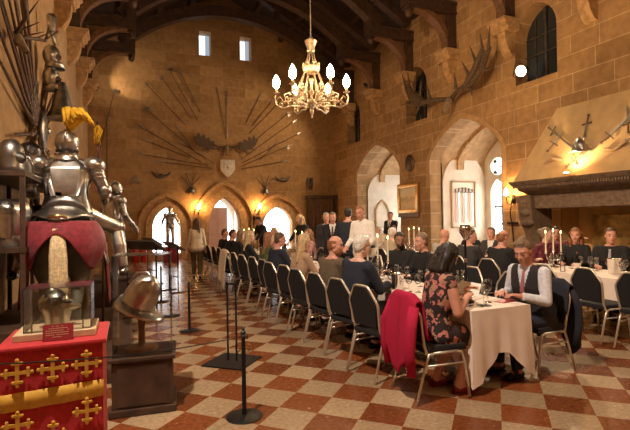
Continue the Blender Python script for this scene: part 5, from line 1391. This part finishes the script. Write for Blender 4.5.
mb.build('dentil_course', M_darkstone, mant)
mb = MB(); mb.box((XR-.30, HC, 1.94), (.5, 2.9, .32), bev=.02); mb.build('lintel', M_darkstone, mant)
for s in (-1, 1):
    mb = MB(); y = HC+s*1.52
    mb.prism([(0, 0), (.42, 0), (.42, 1.15), (.5, 1.3), (.62, 1.55), (.66, 1.8), (.70, 2.1), (0, 2.1)], (XR, y-.2, 0), (-1, 0, 0), (0, 0, 1), (0, .4, 0))
    for z, r in ((1.45, .10), (1.7, .13), (1.95, .12)): mb.ell((XR-.58, y, z), (r, .2, r*.9), u=12, v=8)
    mb.build('jamb', M_darkstone, mant, 40)
# hearth recess
M_fireback = mat('brass_fireback', (.45, .30, .10), .35, metal=.7, var=.35, scale=6, bump=.1)
mb = MB(); y0, y1 = 5.0, 7.95
for c, d in (((XR+1.15, (y0+y1)/2, 1.0), (.1, y1-y0+.2, 2.0)), ((XR+.8, y0-.05, 1.0), (.65, .1, 2.0)), ((XR+.8, y1+.05, 1.0), (.65, .1, 2.0)), ((XR+.8, (y0+y1)/2, 1.85), (.75, y1-y0+.2, .12))): mb.box(c, d)
struct(mb.build('wall_hearth', M_hood))
t = thing('fireback', 'tall brass panelled fireback standing in the hearth', 'fireback', (XR+.75, 6.2, 0))
MB().box((0, 0, .82), (.05, 2.3, 1.60), bev=.02).build('plate', M_fireback, t)
mb = MB(); mb.tube([(-.04, -.8+1.6*k/16, .3+.65*math.sin(math.pi*k/16)) for k in range(17)], .05, 6); mb.build('arch_moulding', M_brass, t, True)
t = thing('fire_basket', 'black iron fire basket inside the hearth', 'fire basket', (XR+.40, 6.1, .001))
mb = MB()
for j in range(9): mb.cone((-.18, -.6+.15*j, .1), (-.2, -.6+.15*j, .5), .014, .014, 6)
for z in (.15, .48): mb.bar((-.19, -.65, z), (-.19, .65, z), .025, .025)
mb.build('grate', M_black, t); mb = MB()
for s in (-1, 1): mb.cone((-.2, s*.72, 0), (-.2, s*.72, .75), .03, .025, 8); mb.ell((-.2, s*.72, .8), .05); mb.bar((.15, s*.6, .08), (-.2, s*.6, .08), .03, .03)
mb.build('andiron', M_black, t)
# arms on the hood: the sloping face
hn = V((-1, 0, .42)).normalized()
def hp(y, z, off=.05):
    f = (z-2.5)/(4.08-2.5); return V((XR-(.83-.63*f), y, z))+V((-1, 0, .40)).normalized()*off
def hsword(a, b, label, kind='sword'):
    return polearm(hp(*a), hp(*b), kind, label, wall='x', group=None, r=.02)
hsword((6.10, 3.02), (5.30, 3.85), 'sword rising to the right on the chimney hood')
hsword((7.50, 3.62), (6.62, 2.95), 'sword slanting down from the left on the chimney hood')
hsword((6.55, 3.70), (6.50, 3.10), 'upright dagger over the helmet on the chimney hood')
hsword((6.75, 2.60), (6.28, 2.98), 'dagger slanting under the helmet on the chimney hood')
hsword((7.35, 3.05), (7.05, 3.45), 'short dagger at the left of the chimney hood')
hsword((5.60, 3.15), (5.75, 3.75), 'short dagger at the right of the chimney hood')
def pistol(y, z, rot, label):
    t = thing('pistol', label, 'pistol', hp(y, z, .04)); t.rotation_euler = (0, R(-22), 0)
    c, s = math.cos(R(rot)), math.sin(R(rot)); d = V((0, c, s)); u = V((0, -s, c))
    MB().cone(-d*.05, d*.34, .022, .016, 8).build('barrel', M_steel, t); mb = MB(); mb.bar(-d*.1+u*-.01, d*.2-u*.02, .04, .04, up=(1, 0, 0)); mb.cone(-d*.08, -d*.24-u*.14, .028, .035, 8); mb.build('stock', MATS['frame_wood'], t); return t
pistol(7.22, 2.82, 158-180, 'flintlock pistol on the left of the chimney hood'); pistol(5.72, 2.88, 150, 'flintlock pistol on the right of the chimney hood')
t = thing('morion_helmet', 'steel helmet in the middle of the chimney hood', 'helmet', hp(6.48, 2.90, .13), R(180))
MB().lathe([(.001, .24), (.07, .21), (.13, .10), (.14, .0), (.22, -.05), (.15, -.03)], n=20, M=Matrix.Diagonal((.8, 1.1, 1, 1))).build('crown', M_steel, t, 50)
MB().tube([(.12, 0, .05), (.09, 0, .21), (0, 0, .27), (-.09, 0, .21), (-.12, 0, .05)], .012, 6).build('comb', M_steel, t, True)
t = thing('mantel_uplight', 'small lit uplighter lamp on the mantel shelf under the helmet', 'lamp', (XR-1.12, 6.52, 2.42), 0)
MB().lathe([(.001, 0), (.05, 0), (.05, .03), (.06, .05), (.055, .05)], n=14).build('housing', M_brass, t); MB().bar((0, 0, .01), (.3, 0, .01), .03, .016).build('arm', M_brass, t); MB().ell((0, 0, .055), (.045, .045, .02)).build('lit_face', M_sbulb, t)

# wall sconces
def sconce(loc, d, label, energy, r=.06):
    """iron wall bracket with a glowing shade; d = unit vector out of the wall"""
    t = thing('sconce', label, 'wall lamp', loc); d = V(d)
    mb = MB(); mb.ell(-d*0, (.05+abs(d.y)*.0, .05, .12), u=10, v=8); mb.build('back_plate', M_black, t, True)
    mb = MB(); mb.tube([V((0, 0, 0)), d*.10+V((0, 0, -.14)), d*.22+V((0, 0, -.10)), d*.25+V((0, 0, .06))], .014, 8); mb.tube([V((0, 0, .1)), d*.12+V((0, 0, .16)), d*.20+V((0, 0, .08)), d*.13+V((0, 0, .04))], .010, 6); mb.build('bracket', M_black, t, True)
    mb = MB(); mb.lathe([(.015, .05), (.055, .07), (.06, .09), (.02, .09)], c=tuple(d*.25), n=14); mb.build('cup', M_black, t, True)
    mb = MB(); mb.lathe([(.001, .09), (.045, .11), (.058, .17), (.04, .24), (.001, .30)], c=tuple(d*.25), n=14); mb.build('bulb', M_sbulb, t, True)
    return t
sconce((2.84, YB-.05, 2.05), (0, -1, 0), 'glowing wall sconce left of the middle doorway', 1)
sconce((5.52, YB-.05, 2.05), (0, -1, 0), 'glowing wall sconce right of the middle doorway', 1)
t = sconce((XR-.05, 8.92, 2.05), (-1, 0, 0), 'glowing wall sconce on a long iron arm left of the fireplace', 1)
MB().tube([(-.05, 0, 0), (-.08, .05, -.35), (-.06, 0, -.75), (-.03, 0, -1.1)], .016, 8).build('stem', M_black, t, True)
MB().box((-.05, 0, -.62), (.06, .34, .06), bev=.015).build('cross_bar', M_black, t)

# ---------------------------------------------------------------- arms on the left wall
XW = XL+.10
cy0, cz0 = 8.45, 3.05
rr = random.Random(3)
angs = [168, 160, 153, 147, 141, 135, 129, 123, 117, 111, 66, 56, 46, 36, 24, 190, 204, -14, -30]
for i, a in enumerate(angs):
    c, s = math.cos(R(a)), math.sin(R(a)); r0 = .35+.12*(i % 2); L_ = (2.0 if a > 100 and a < 180 else 1.25) if a > 30 else 1.0
    if 100 < a < 180: c *= 1.25; s *= .95
    A = V((XW, cy0+c*r0, cz0+s*r0)); B = V((XW+.02*(i % 3), cy0+c*(r0+L_), cz0+s*(r0+L_)))
    d = (B-A).normalized()
    t = thing('musket', 'dark musket on the left wall, %s' % (('number %s of the long upper fan from the lowest' % ['one', 'two', 'three', 'four', 'five', 'six', 'seven', 'eight', 'nine', 'ten'][i]) if i < 10 else ['steepest', 'second', 'middle', 'fourth', 'flattest'][i-10]+' of the five short ones towards the end wall' if i < 15 else ['lower one pointing to the camera', 'lowest one pointing to the camera', 'lower one pointing to the end wall', 'lowest one pointing to the end wall'][i-15]), 'musket', A, 0, 'guns fanned out on the left wall')
    t.rotation_mode = 'QUATERNION'; t.rotation_quaternion = V((0, 0, 1)).rotation_difference(d)
    l = (B-A).length
    MB().cone((0, 0, .25), (0, 0, l), .018, .014, 8).build('barrel', M_gunmetal, t)
    mb = MB(); mb.cone((0, 0, .2), (0, 0, l*.8), .024, .018, 8); mb.hull([((0, 0, .22), .028), ((0, .03, .0), .045), ((0, .05, -.06), .05)], 8); mb.build('stock', M_walnut, t, 40)
    mb = MB(); mb.box((.03, 0, .28), (.02, .05, .12)); mb.cone((.035, .03, .3), (.04, .08, .34), .012, .008, 6); mb.build('lock', M_steel, t)
def wallpiece(name, y, z, label, fn, cat):
    t = thing(name, label, cat, (XW+.0, y, z)); fn(t); return t
def f1(t):
    mb = MB(); mb.ell((.13, 0, 0), (.14, .17, .19)); mb.build('skull', M_steel, t, True); mb = MB(); mb.hull([((.20, -.05, -.03), .08), ((.28, -.12, -.05), .02)], 10); mb.build('visor', M_dsteel, t, True)
    MB().lathe([(.13, -.12), (.17, -.22), (.15, -.22)], c=(.18, 0, 0), n=16).build('gorget', M_steel, t, True)
wallpiece('hung_helmet', 8.9, 4.50, 'topmost polished steel helmet in the column of armour on the left wall', f1, 'helmet')
wallpiece('hung_helmet', 8.85, 4.10, 'second steel helmet down in the column of armour on the left wall', f1, 'helmet')
def f2(t):
    MB().lathe([(.07, .30), (.09, .22), (.13, .05), (.17, -.15), (.24, -.32), (.22, -.33), (.001, -.28)], c=(.29, 0, 0), n=20).build('plate', M_dsteel, t, True)
    MB().tube([(.29+.235*math.cos(R(a)), .235*math.sin(R(a)), -.32) for a in range(0, 360, 20)], .015, 6, closed=True).build('rim', M_steel, t, True)
wallpiece('hung_breastplate', 8.8, 3.72, 'flared dull steel breastplate below the helmets on the left wall', f2, 'armour')
def f3(t):
    mb = MB(); mb.ell((.06, 0, 0), (.08, .24, .32)); mb.build('plate', M_dsteel, t, True); MB().ell((.14, 0, 0), (.04, .06, .06)).build('boss', M_steel, t, True)
wallpiece('round_shield', 8.4, 3.10, 'round dark shield at the hub of the guns on the left wall', f3, 'shield')
def f4(t):
    mb = MB(); mb.hull([((.12, 0, .15), .08), ((.12, 0, -.1), .06)], 10); mb.hull([((.14, 0, -.12), .06), ((.17, 0, -.3), .03)], 10); mb.build('gauntlet', M_steel, t, True)
wallpiece('hung_gauntlet', 9.0, 5.05, 'steel gauntlet above the helmets on the left wall', f4, 'gauntlet')
t = thing('curved_antlers', 'long curving brown antlers high on the left wall', 'antlers', (XL+.02, 6.75, 3.95)); t.scale = (.7, .8, .7)
mb = MB(); mb.hull([((.14, 0, .05), .11), ((.32, 0, -.2), .05)], 10); mb.build('skull', M_bone, t, True)
for s in (-1, 1):
    mb = MB(); mb.tube([(.16, s*.08, .1), (.4, s*.45, .25), (.45, s*1.0, .45), (.42, s*1.5, .95)], [.036, .036, .03, .01], 8)
    for p, q_ in (((.36, s*.4, .22), (.62, s*.62, .50)), ((.44, s*.8, .36), (.72, s*.95, .70)), ((.2, s*.12, .12), (.55, s*.2, .3))): mb.cone(p, q_, .024, .005, 8)
    mb.build('antler', M_antler, t, 50)
# ---------------------------------------------------------------- things on the tables
TZ = .753
M_wine = mat('dark_wine', (.05, .004, .008), .1)
def wineglass(x, y, label, first=[None], group='stemmed wine glasses on the long tables', s=1.0):
    if first[0]:
        o = dup(first[0], (x, y, TZ), 0, label); o.scale = (s,)*3; return o
    t = thing('wine_glass', label, 'wine glass', (x, y, TZ), 0, group); first[0] = t
    MB().lathe([(.008, .095), (.028, .105), (.040, .135), (.042, .16), (.036, .205), (.0345, .2055)], n=18).build('bowl', M_glass, t, True)
    MB().lathe([(.001, 0), (.036, 0), (.034, .004), (.007, .010), (.0045, .03), (.0045, .085), (.009, .097)], n=14).build('stem', M_glass, t, True)
    return t
wineglass(3.16, 3.40, 'wine glass standing on the black napkin at the near table end', s=1.12); wineglass(3.30, 3.50, 'wine glass just right of the one on the black napkin', s=1.12)
k = 0
r6 = random.Random(11)
for i, y in enumerate([4.0, 4.35, 4.75, 5.1, 5.35, 5.8, 6.15, 6.6, 7.0, 7.5, 8.0, 8.6, 9.3, 10.0, 10.8, 11.6]):
    for x in (2.98, 3.08, 3.36, 3.46):
        if 5.3 < y < 5.6 and 3.1 < x < 3.4: continue
        wineglass(x+r6.uniform(-.03, .03), y+r6.uniform(-.08, .08), 'clear stemmed wine glass among those lining the %s of the near long table' % ('nearer half' if y < 7 else 'farther half'))
for i, (y, x) in enumerate([(4.30, 6.62), (4.42, 6.58), (4.72, 6.6), (4.86, 6.66), (4.98, 6.6), (5.42, 6.62), (5.55, 6.66), (4.1, 6.25), (5.2, 6.2), (6.3, 6.6), (6.5, 6.2), (7.0, 6.6), (7.3, 6.2), (8.2, 6.6), (8.5, 6.2), (9.6, 6.5), (10.2, 6.3), (11.0, 6.6)]):
    wineglass(x, y, 'clear stemmed wine glass on the fireplace table %s' % ('before the man with the grey tie' if i < 5 else 'before the wavy-haired woman' if i < 7 else 'among its scattered glasses'))
def bottle(x, y, label, m, first={}, h=.22, cap=None, lab=False):
    t = thing('bottle', label, 'bottle', (x, y, TZ)); s = h/.22
    MB().lathe([(.001, 0), (.030*s**.5, 0), (.032*s**.5, .006), (.032*s**.5, .12*s), (.026, .145*s), (.012, .175*s), (.011, .21*s), (.001, .21*s)], n=16).build('body', m, t, True)
    MB().cone((0, 0, .205*s), (0, 0, .22*s), .0125, .0125, 12).build('cap', cap or M_silver, t)
    if lab: MB().lathe([(.0345*s**.5, .045*s), (.0345*s**.5, .105*s)], n=20).build('label', M_cloth, t, True)
bottle(3.48, 4.15, 'left of two small clear water bottles on the near table', M_glass, h=.24); bottle(3.56, 4.17, 'right of two small clear water bottles on the near table', M_glass, h=.24)
bottle(6.15, 4.70, 'dark wine bottle with a white label on the fireplace table', mat('dark_bottle_glass', (.008, .010, .006), .12), h=.31, cap=M_dred, lab=True)
bottle(6.12, 4.92, 'clear carafe bottle beside the dark wine bottle', M_glass, h=.28)
def napkin(x, y, rz, m, label, w_=.16, h_=.12, name='napkin'):
    o = MB().box((0, 0, .004), (w_, h_, .008), bev=.003).build(name, m, None); tag(o, label, name.replace('_', ' '), None, (x, y, TZ), rz)
M_blacknap = mat('black_paper', (.015, .014, .015), .6); M_redpap = mat('red_paper', (.42, .06, .05), .5); M_paper = mat('white_card', (.8, .76, .7), .6)
o = MB().lathe([(.001, 0), (.085, 0), (.088, .003), (.06, .006), (.001, .006)], n=24).build('coaster', M_blacknap, None); tag(o, 'round black coaster under the nearest wine glass', 'coaster', None, (3.16, 3.40, TZ-.0055))
for ob in bpy.data.objects:
    pass
napkin(3.50, 3.46, R(10), M_redpap, 'folded red menu lying before the man in the waistcoat', .24, .11, 'menu')
napkin(3.28, 3.86, R(-8), M_paper, 'open white menu lying on the near table beyond the glasses', .26, .16, 'menu')
napkin(2.95, 3.45, R(5), M_blacknap, 'dark napkin lying by the floral woman', .18, .07)
# card in the woman's hand
o = MB().box((0, 0, 0), (.19, .005, .15), M=Matrix.Rotation(R(12), 4, 'X')).build('menu_card', M_paper, None); tag(o, 'white folded card held by the woman in the floral dress', 'card', None, (2.985, 3.40, .925)); o.rotation_euler = (R(-55), R(8), R(-50))
# bread roll and dish
t = thing('bread_dish', 'small dish of bread on the near table by the iron candlestick', 'dish', (3.20, 3.72, TZ)); MB().lathe([(.001, .0), (.05, 0), (.085, .025), (.08, .025), (.045, .006), (.001, .006)], n=20).build('dish', M_silver, t, True)
o = MB().ell((0, 0, .03), (.055, .045, .03)).build('bread_roll', mat('bread_crust', (.5, .27, .1), .7, var=.2, scale=20), None, True); tag(o, 'bread roll in the small dish on the near table', 'bread roll', None, (3.20, 3.72, TZ+.004))
# tall black candlestick with a silver cup
t = thing('tall_candlestick', 'tall black iron stand with a silver cup on the near table', 'candlestick', (3.12, 3.60, TZ))
MB().lathe([(.001, 0), (.075, 0), (.08, .012), (.06, .03), (.025, .05), (.022, .12), (.032, .16), (.018, .19), (.012, .3), (.012, .62), (.001, .62)], n=16).build('stem', M_black, t, 40)
mb = MB(); mb.tube([(-.03, 0, .06), (-.055, 0, .12), (-.03, 0, .18)], .008, 6); mb.tube([(.03, 0, .06), (.055, 0, .12), (.03, 0, .18)], .008, 6); mb.build('scroll', M_black, t, True)
MB().lathe([(.012, .62), (.03, .65), (.058, .70), (.062, .74), (.05, .77), (.045, .77), (.05, .74), (.02, .66), (.001, .655)], n=18).build('cup', M_silver, t, True)
for z in (.42,): MB().lathe([(.012, z-.02), (.02, z), (.012, z+.02)], n=12).build('knop', M_silver, t, True)
# ice buckets
def bucket(x, y, label, s=1.0):
    t = thing('ice_bucket', label, 'ice bucket', (x, y, TZ)); t.scale = (s,)*3
    MB().lathe([(.001, 0), (.065, 0), (.07, .01), (.082, .19), (.09, .20), (.085, .205), (.075, .19), (.06, .012), (.001, .012)], n=22).build('pail', M_silver, t, 50)
    for sg in (-1, 1): MB().tube([(0, sg*.08, .16), (0, sg*.11, .15), (0, sg*.105, .12), (0, sg*.076, .11)], .006, 6).build('handle', M_silver, t, True)
bucket(2.95, 4.58, 'silver ice bucket on the near table by the grey-haired man', .95); bucket(6.45, 4.35, 'silver ice bucket at the right edge on the fireplace table', 1.1)
# candelabra, candles
def candelabrum(x, y, rz, label, clabel, h=.26, ch=.29, sp=.14, s=1.0):
    t = thing('candelabrum', label, 'candelabrum', (x, y, TZ), rz)
    MB().lathe([(.001, 0), (.075, 0), (.08, .01), (.05, .03), (.018, .05), (.014, .12), (.022, .15), (.012, .18), (.012, h), (.02, h+.01), (.024, h+.03), (.012, h+.035), (.001, h+.035)], n=16).build('stem', M_silver, t, True)
    c, s_ = math.cos(rz), math.sin(rz)
    for sg in (-1, 1):
        mb = MB(); mb.tube([(0, 0, .16), (sg*sp*.4, 0, .12), (sg*sp*.8, 0, .14), (sg*sp, 0, h-.03)], .008, 8); mb.lathe([(.008, h-.04), (.02, h-.02), (.024, h), (.012, h+.005), (.001, h+.005)], c=(sg*sp, 0, 0), n=14); mb.build('arm', M_silver, t, True)
    for sg, nm in ((-1, 'left'), (0, 'middle'), (1, 'right')):
        z = TZ+h+(.0355 if sg == 0 else .0055)
        k_ = thing('candle', 'lit cream candle, %s one of the three %s' % (nm, clabel), 'candle', (x+sg*sp*c, y+sg*sp*s_, z), 0, 'lit candles in the silver candelabra')
        MB().cone((0, 0, 0), (0, 0, ch), .012, .010, 12).build('wax', M_wax, k_, 40)
        MB().cone((0, 0, ch), (0, 0, ch+.012), .0015, .001, 5).build('wick', M_black, k_)
        MB().lathe([(.001, ch+.008), (.0085, ch+.018), (.009, ch+.026), (.005, ch+.042), (.001, ch+.058)], n=10).build('flame', M_flame, k_, True)
candelabrum(3.20, 5.45, R(-25), 'silver three-branched candelabrum on the near table, nearest one', 'in front of the standing man in white')
candelabrum(3.20, 8.75, R(-20), 'silver three-branched candelabrum on the near table beyond the man in navy', 'beyond the man in navy with glasses')
candelabrum(3.20, 12.6, R(-15), 'silver three-branched candelabrum at the far end of the near table', 'at the far end of the near table')
candelabrum(6.45, 5.35, R(-50), 'silver three-branched candelabrum on the fireplace table, nearest one', 'before the pointing woman', sp=.11)
candelabrum(6.42, 9.2, R(-35), 'silver three-branched candelabrum on the fireplace table under the painting', 'below the painting', sp=.12)
# plates along the tables
M_china = mat('white_china', (.8, .78, .74), .2)
plate0 = None
for i, (x, y) in enumerate([(2.95, 4.85), (3.0, 5.42), (3.0, 6.45), (3.0, 7.7), (3.0, 8.35), (3.0, 9.65), (3.42, 5.4), (3.42, 6.2), (3.42, 7.6), (3.42, 9.9), (6.66, 5.1), (6.66, 5.65), (6.18, 5.75), (6.18, 6.5), (6.18, 7.15)]):
    if plate0 is None:
        plate0 = MB().lathe([(.001, .0), (.075, 0), (.125, .014), (.13, .016), (.128, .019), (.075, .006), (.001, .006)], n=28).build('plate', M_china, None, True); o = plate0
    else: o = plate0.copy(); COL.objects.link(o)
    tag(o, 'white china plate set on the %s' % ('near long table' if x < 5 else 'fireplace table'), 'plate', 'white plates on the %s' % ('near long table' if x < 5 else 'fireplace table'), (x, y, TZ))

# ---------------------------------------------------------------- coats over chairs
def coat(x, y, rz, w_, top, bot_in, bot_out, m, label, seed=1, sl=True, sleeve=True, spread=.06):
    rc = random.Random(seed); ph = rc.uniform(0, 6)
    t = thing('draped_coat', label, 'coat', (x, y, 0), rz)
    def f(u, v):
        # v: 0 inside hem (seat side) -> over the top -> 1 outside hem ; u across
        yy = (u-.5)*w_
        edge = abs(u-.5)*2
        ztop = top-.06*max(0, edge-.55)/.45-.0
        if v < .2:
            k_ = v/.2; z = bot_in+(ztop-bot_in)*k_; xx = -.175-(z-.46)*.17+.015
        elif v < .3:
            k_ = (v-.2)/.1; z = ztop+.012*math.sin(k_*math.pi); xx = -.175-(ztop-.46)*.17+.015-.075*k_
        else:
            k_ = (v-.3)/.7; zz = bot_out+.05*math.sin(u*9+ph)+(.16*edge if not sl else -.10*math.sin(u*5+ph)); z = ztop-(ztop-zz)*k_; xx = -.235-(ztop-.46)*.17-.02*math.sin(k_*math.pi)-spread*k_
            xx -= (.020*math.sin(u*9+ph)+.006*math.sin(u*21))*k_**.7
            yy *= 1+.10*k_
        return (xx, yy, z)
    mb = MB(); mb.grid(f, 40, 30); o = mb.build('body', m, t, True, False); sol(o, .012)
    if sleeve:
        for s in (-1, 1):
            mb = MB(); pts = [(-.30, s*w_*.42, top-.10), (-.36, s*w_*.50, top-.28), (-.37, s*w_*.49, top-.5), (-.345, s*w_*.45, top-.68)]
            mb.tube(pts, [.05, .058, .052, .045], 10, flat=.7); mb.build('sleeve', m, t, True)
            mb = MB()
            for q in range(3): mb.ell((pts[-1][0]-.045, pts[-1][1], pts[-1][2]+.02+.025*q), .007, u=6, v=5)
            mb.build('cuff_buttons', M_silver, t)
    return t
M_redwool = mat('red_wool', (.40, .020, .058), .95, var=.06, scale=70, spec=.1)
coat(2.58, 3.44, R(-5), .48, .935, .55, .34, M_redwool, 'crimson wool jacket hung over the chair back of the floral woman', 2)
coat(3.95, 3.52, R(182), .46, .93, .60, .30, mat('dark_blue_wool', (.018, .02, .03), .9, var=.2, scale=60), 'dark jacket hung over the chair back of the man in the waistcoat', 5)
coat(2.30, 10.25, R(8), .46, .95, .6, .15, cmat('cream_wool', (.66, .52, .36)), 'long cream coat hung over a chair back midway along the long table', 8, sleeve=False)
# ---------------------------------------------------------------- chandeliers
def chandelier(loc, label):
    t = thing('chandelier', label, 'chandelier', loc)
    t.scale = (1.12,)*3
    MB().lathe([(.001, -.34), (.012, -.33), (.022, -.30), (.012, -.27), (.03, -.24), (.05, -.19), (.03, -.15), (.055, -.11), (.085, -.05), (.10, .0), (.07, .04), (.03, .07), (.025, .14), (.05, .18), (.06, .22), (.03, .26), (.03, .42), (.05, .46), (.03, .50), (.001, .50)], n=18).build('baluster', M_gilt, t, 50)
    MB().lathe([(.13, .60), (.17, .64), (.18, .72), (.15, .75), (.14, .72), (.13, .62)], n=20).build('crown_ring', M_gilt, t, 40)
    MB().lathe([(.05, 1.02), (.09, 1.06), (.075, 1.12), (.11, 1.2), (.13, 1.27), (.06, 1.30), (.03, 1.36), (.02, 1.36)], n=16).build('top_boss', M_gilt, t, 50)
    mb = MB()
    for k_ in range(8):
        a = k_*math.pi/4; mb.tube([(.15*math.cos(a), .15*math.sin(a), .74), (.08*math.cos(a), .08*math.sin(a), .9), (.06*math.cos(a), .06*math.sin(a), 1.05)], .011, 6)
        mb.tube([(.15*math.cos(a), .15*math.sin(a), .62), (.26*math.cos(a), .26*math.sin(a), .35), (.36*math.cos(a), .36*math.sin(a), .12)], .012, 6)
        mb.ell((.17*math.cos(a), .17*math.sin(a), .78), .028, u=8, v=6)
    mb.build('chain_rods', M_gilt, t, True)
    for k_ in range(6):
        a = k_*math.pi/3+R(38); c, s = math.cos(a), math.sin(a); P = lambda r, z, w_=0: (r*c-w_*s, r*s+w_*c, z)
        mb = MB()
        mb.tube([P(.06, .0), P(.22, -.10), P(.42, -.08), P(.60, -.12), P(.74, -.04), P(.76, .10), P(.73, .18)], .018, 8)
        mb.tube([P(.30, .12), P(.42, .22), P(.56, .16), P(.54, .03), P(.44, .03), P(.43, .10)], .013, 6)
        mb.tube([P(.15, .1), P(.24, .26), P(.36, .24), P(.35, .12), P(.27, .13)], .013, 6)
        mb.tube([P(.70, -.06), P(.60, .04), P(.66, .12), P(.72, .06)], .011, 6)
        for w_ in (-.09, .09):
            mb.tube([P(.2, .0), P(.34, .06, w_), P(.48, .05, w_*1.6), P(.50, -.06, w_*1.5), P(.42, -.05, w_)], .011, 6)
            mb.ell(P(.50, .06, w_*1.6), .03, u=8, v=6); mb.ell(P(.36, .14, w_), .03, u=8, v=6)
        for r_, z in ((.3, -.02), (.45, .17), (.56, .0), (.36, .28), (.62, -.05)): mb.ell(P(r_, z), .032, u=8, v=6)
        mb.build('arm', M_gilt, t, True)
        mb = MB(); mb.lathe([(.012, .16), (.05, .19), (.07, .20), (.02, .21), (.026, .21), (.026, .30), (.001, .30)], c=P(.73, 0), n=14); mb.build('candle_cup', M_gilt, t, True)
        mb = MB(); mb.lathe([(.022, .29), (.058, .335), (.075, .40), (.060, .475), (.024, .55), (.001, .58)], c=P(.73, 0), n=14); mb.build('bulb', M_bulb, t, True)
    MB().cone((0, 0, 1.35), (0, 0, (11.4-loc[2])/1.12), .012, .012, 8).build('rod', M_gilt, t)
    return t
chandelier((4.0, 9.7, 4.34), 'gilt scrolled chandelier with glowing flame bulbs hanging over the long tables')
chandelier((4.0, .5, 4.32), 'added gilt chandelier, unseen behind the camera, giving extra warm light')  # second chandelier added out of view for its warm light
# ---------------------------------------------------------------- lighting of the hall
scene.view_settings.exposure = -.32
WARM = (1, .69, .41)
floodlamp((9.15, 8.42, 5.24), (-.6, 6.0, 1.5), 1300, 120, 'bright floodlight on the sill of the high window nearest the fireplace', r=.15, col=(1, .76, .5), face=emitmat('flood_face_bright', (1, .86, .62), 300))
floodlamp((-1.0, 19.1, 6.86), (.5, 20, 7.6), 130, 70, 'floodlight on the left wall beyond the last corbel, shining along the end wall', col=(1, .72, .42))
floodlamp((-.70, 4.44, 6.88), (9.4, 8.0, 4.2), 1500, 85, 'added fill light out of view on a left wall corbel, aimed at the fireplace', col=WARM)  # added fill for the right wall and fireplace, unseen
floodlamp((-.70, 2.18, 6.88), (2.9, 4.0, .6), 2500, 95, 'added fill light out of view above the camera, aimed at the near table', col=(1, .82, .66))  # unseen fill added to brighten the near table
floodlamp((8.75, 15.74, 6.88), (3.2, 20, 3.6), 720, 95, 'added fill light on the right wall corbel, shining on the end wall', col=(1, .68, .38))  # invented fill to brighten the end wall
spot((8.28, 6.52, 2.52), (9.1, 6.5, 4.1), 240, 125, (1, .68, .34), blend=.9, rad=.03)
t = thing('hearth_glow', 'small added light giving a warm glow inside the left of the hearth', 'lamp', (XR+.62, 7.75, .02))  # added source for the yellow glow in the hearth
MB().lathe([(.001, 0), (.05, 0), (.05, .12), (.04, .16), (.001, .16)], n=14).build('housing', M_black, t, 40); MB().ell((0, 0, .18), .03).build('bulb', M_sbulb, t, True)
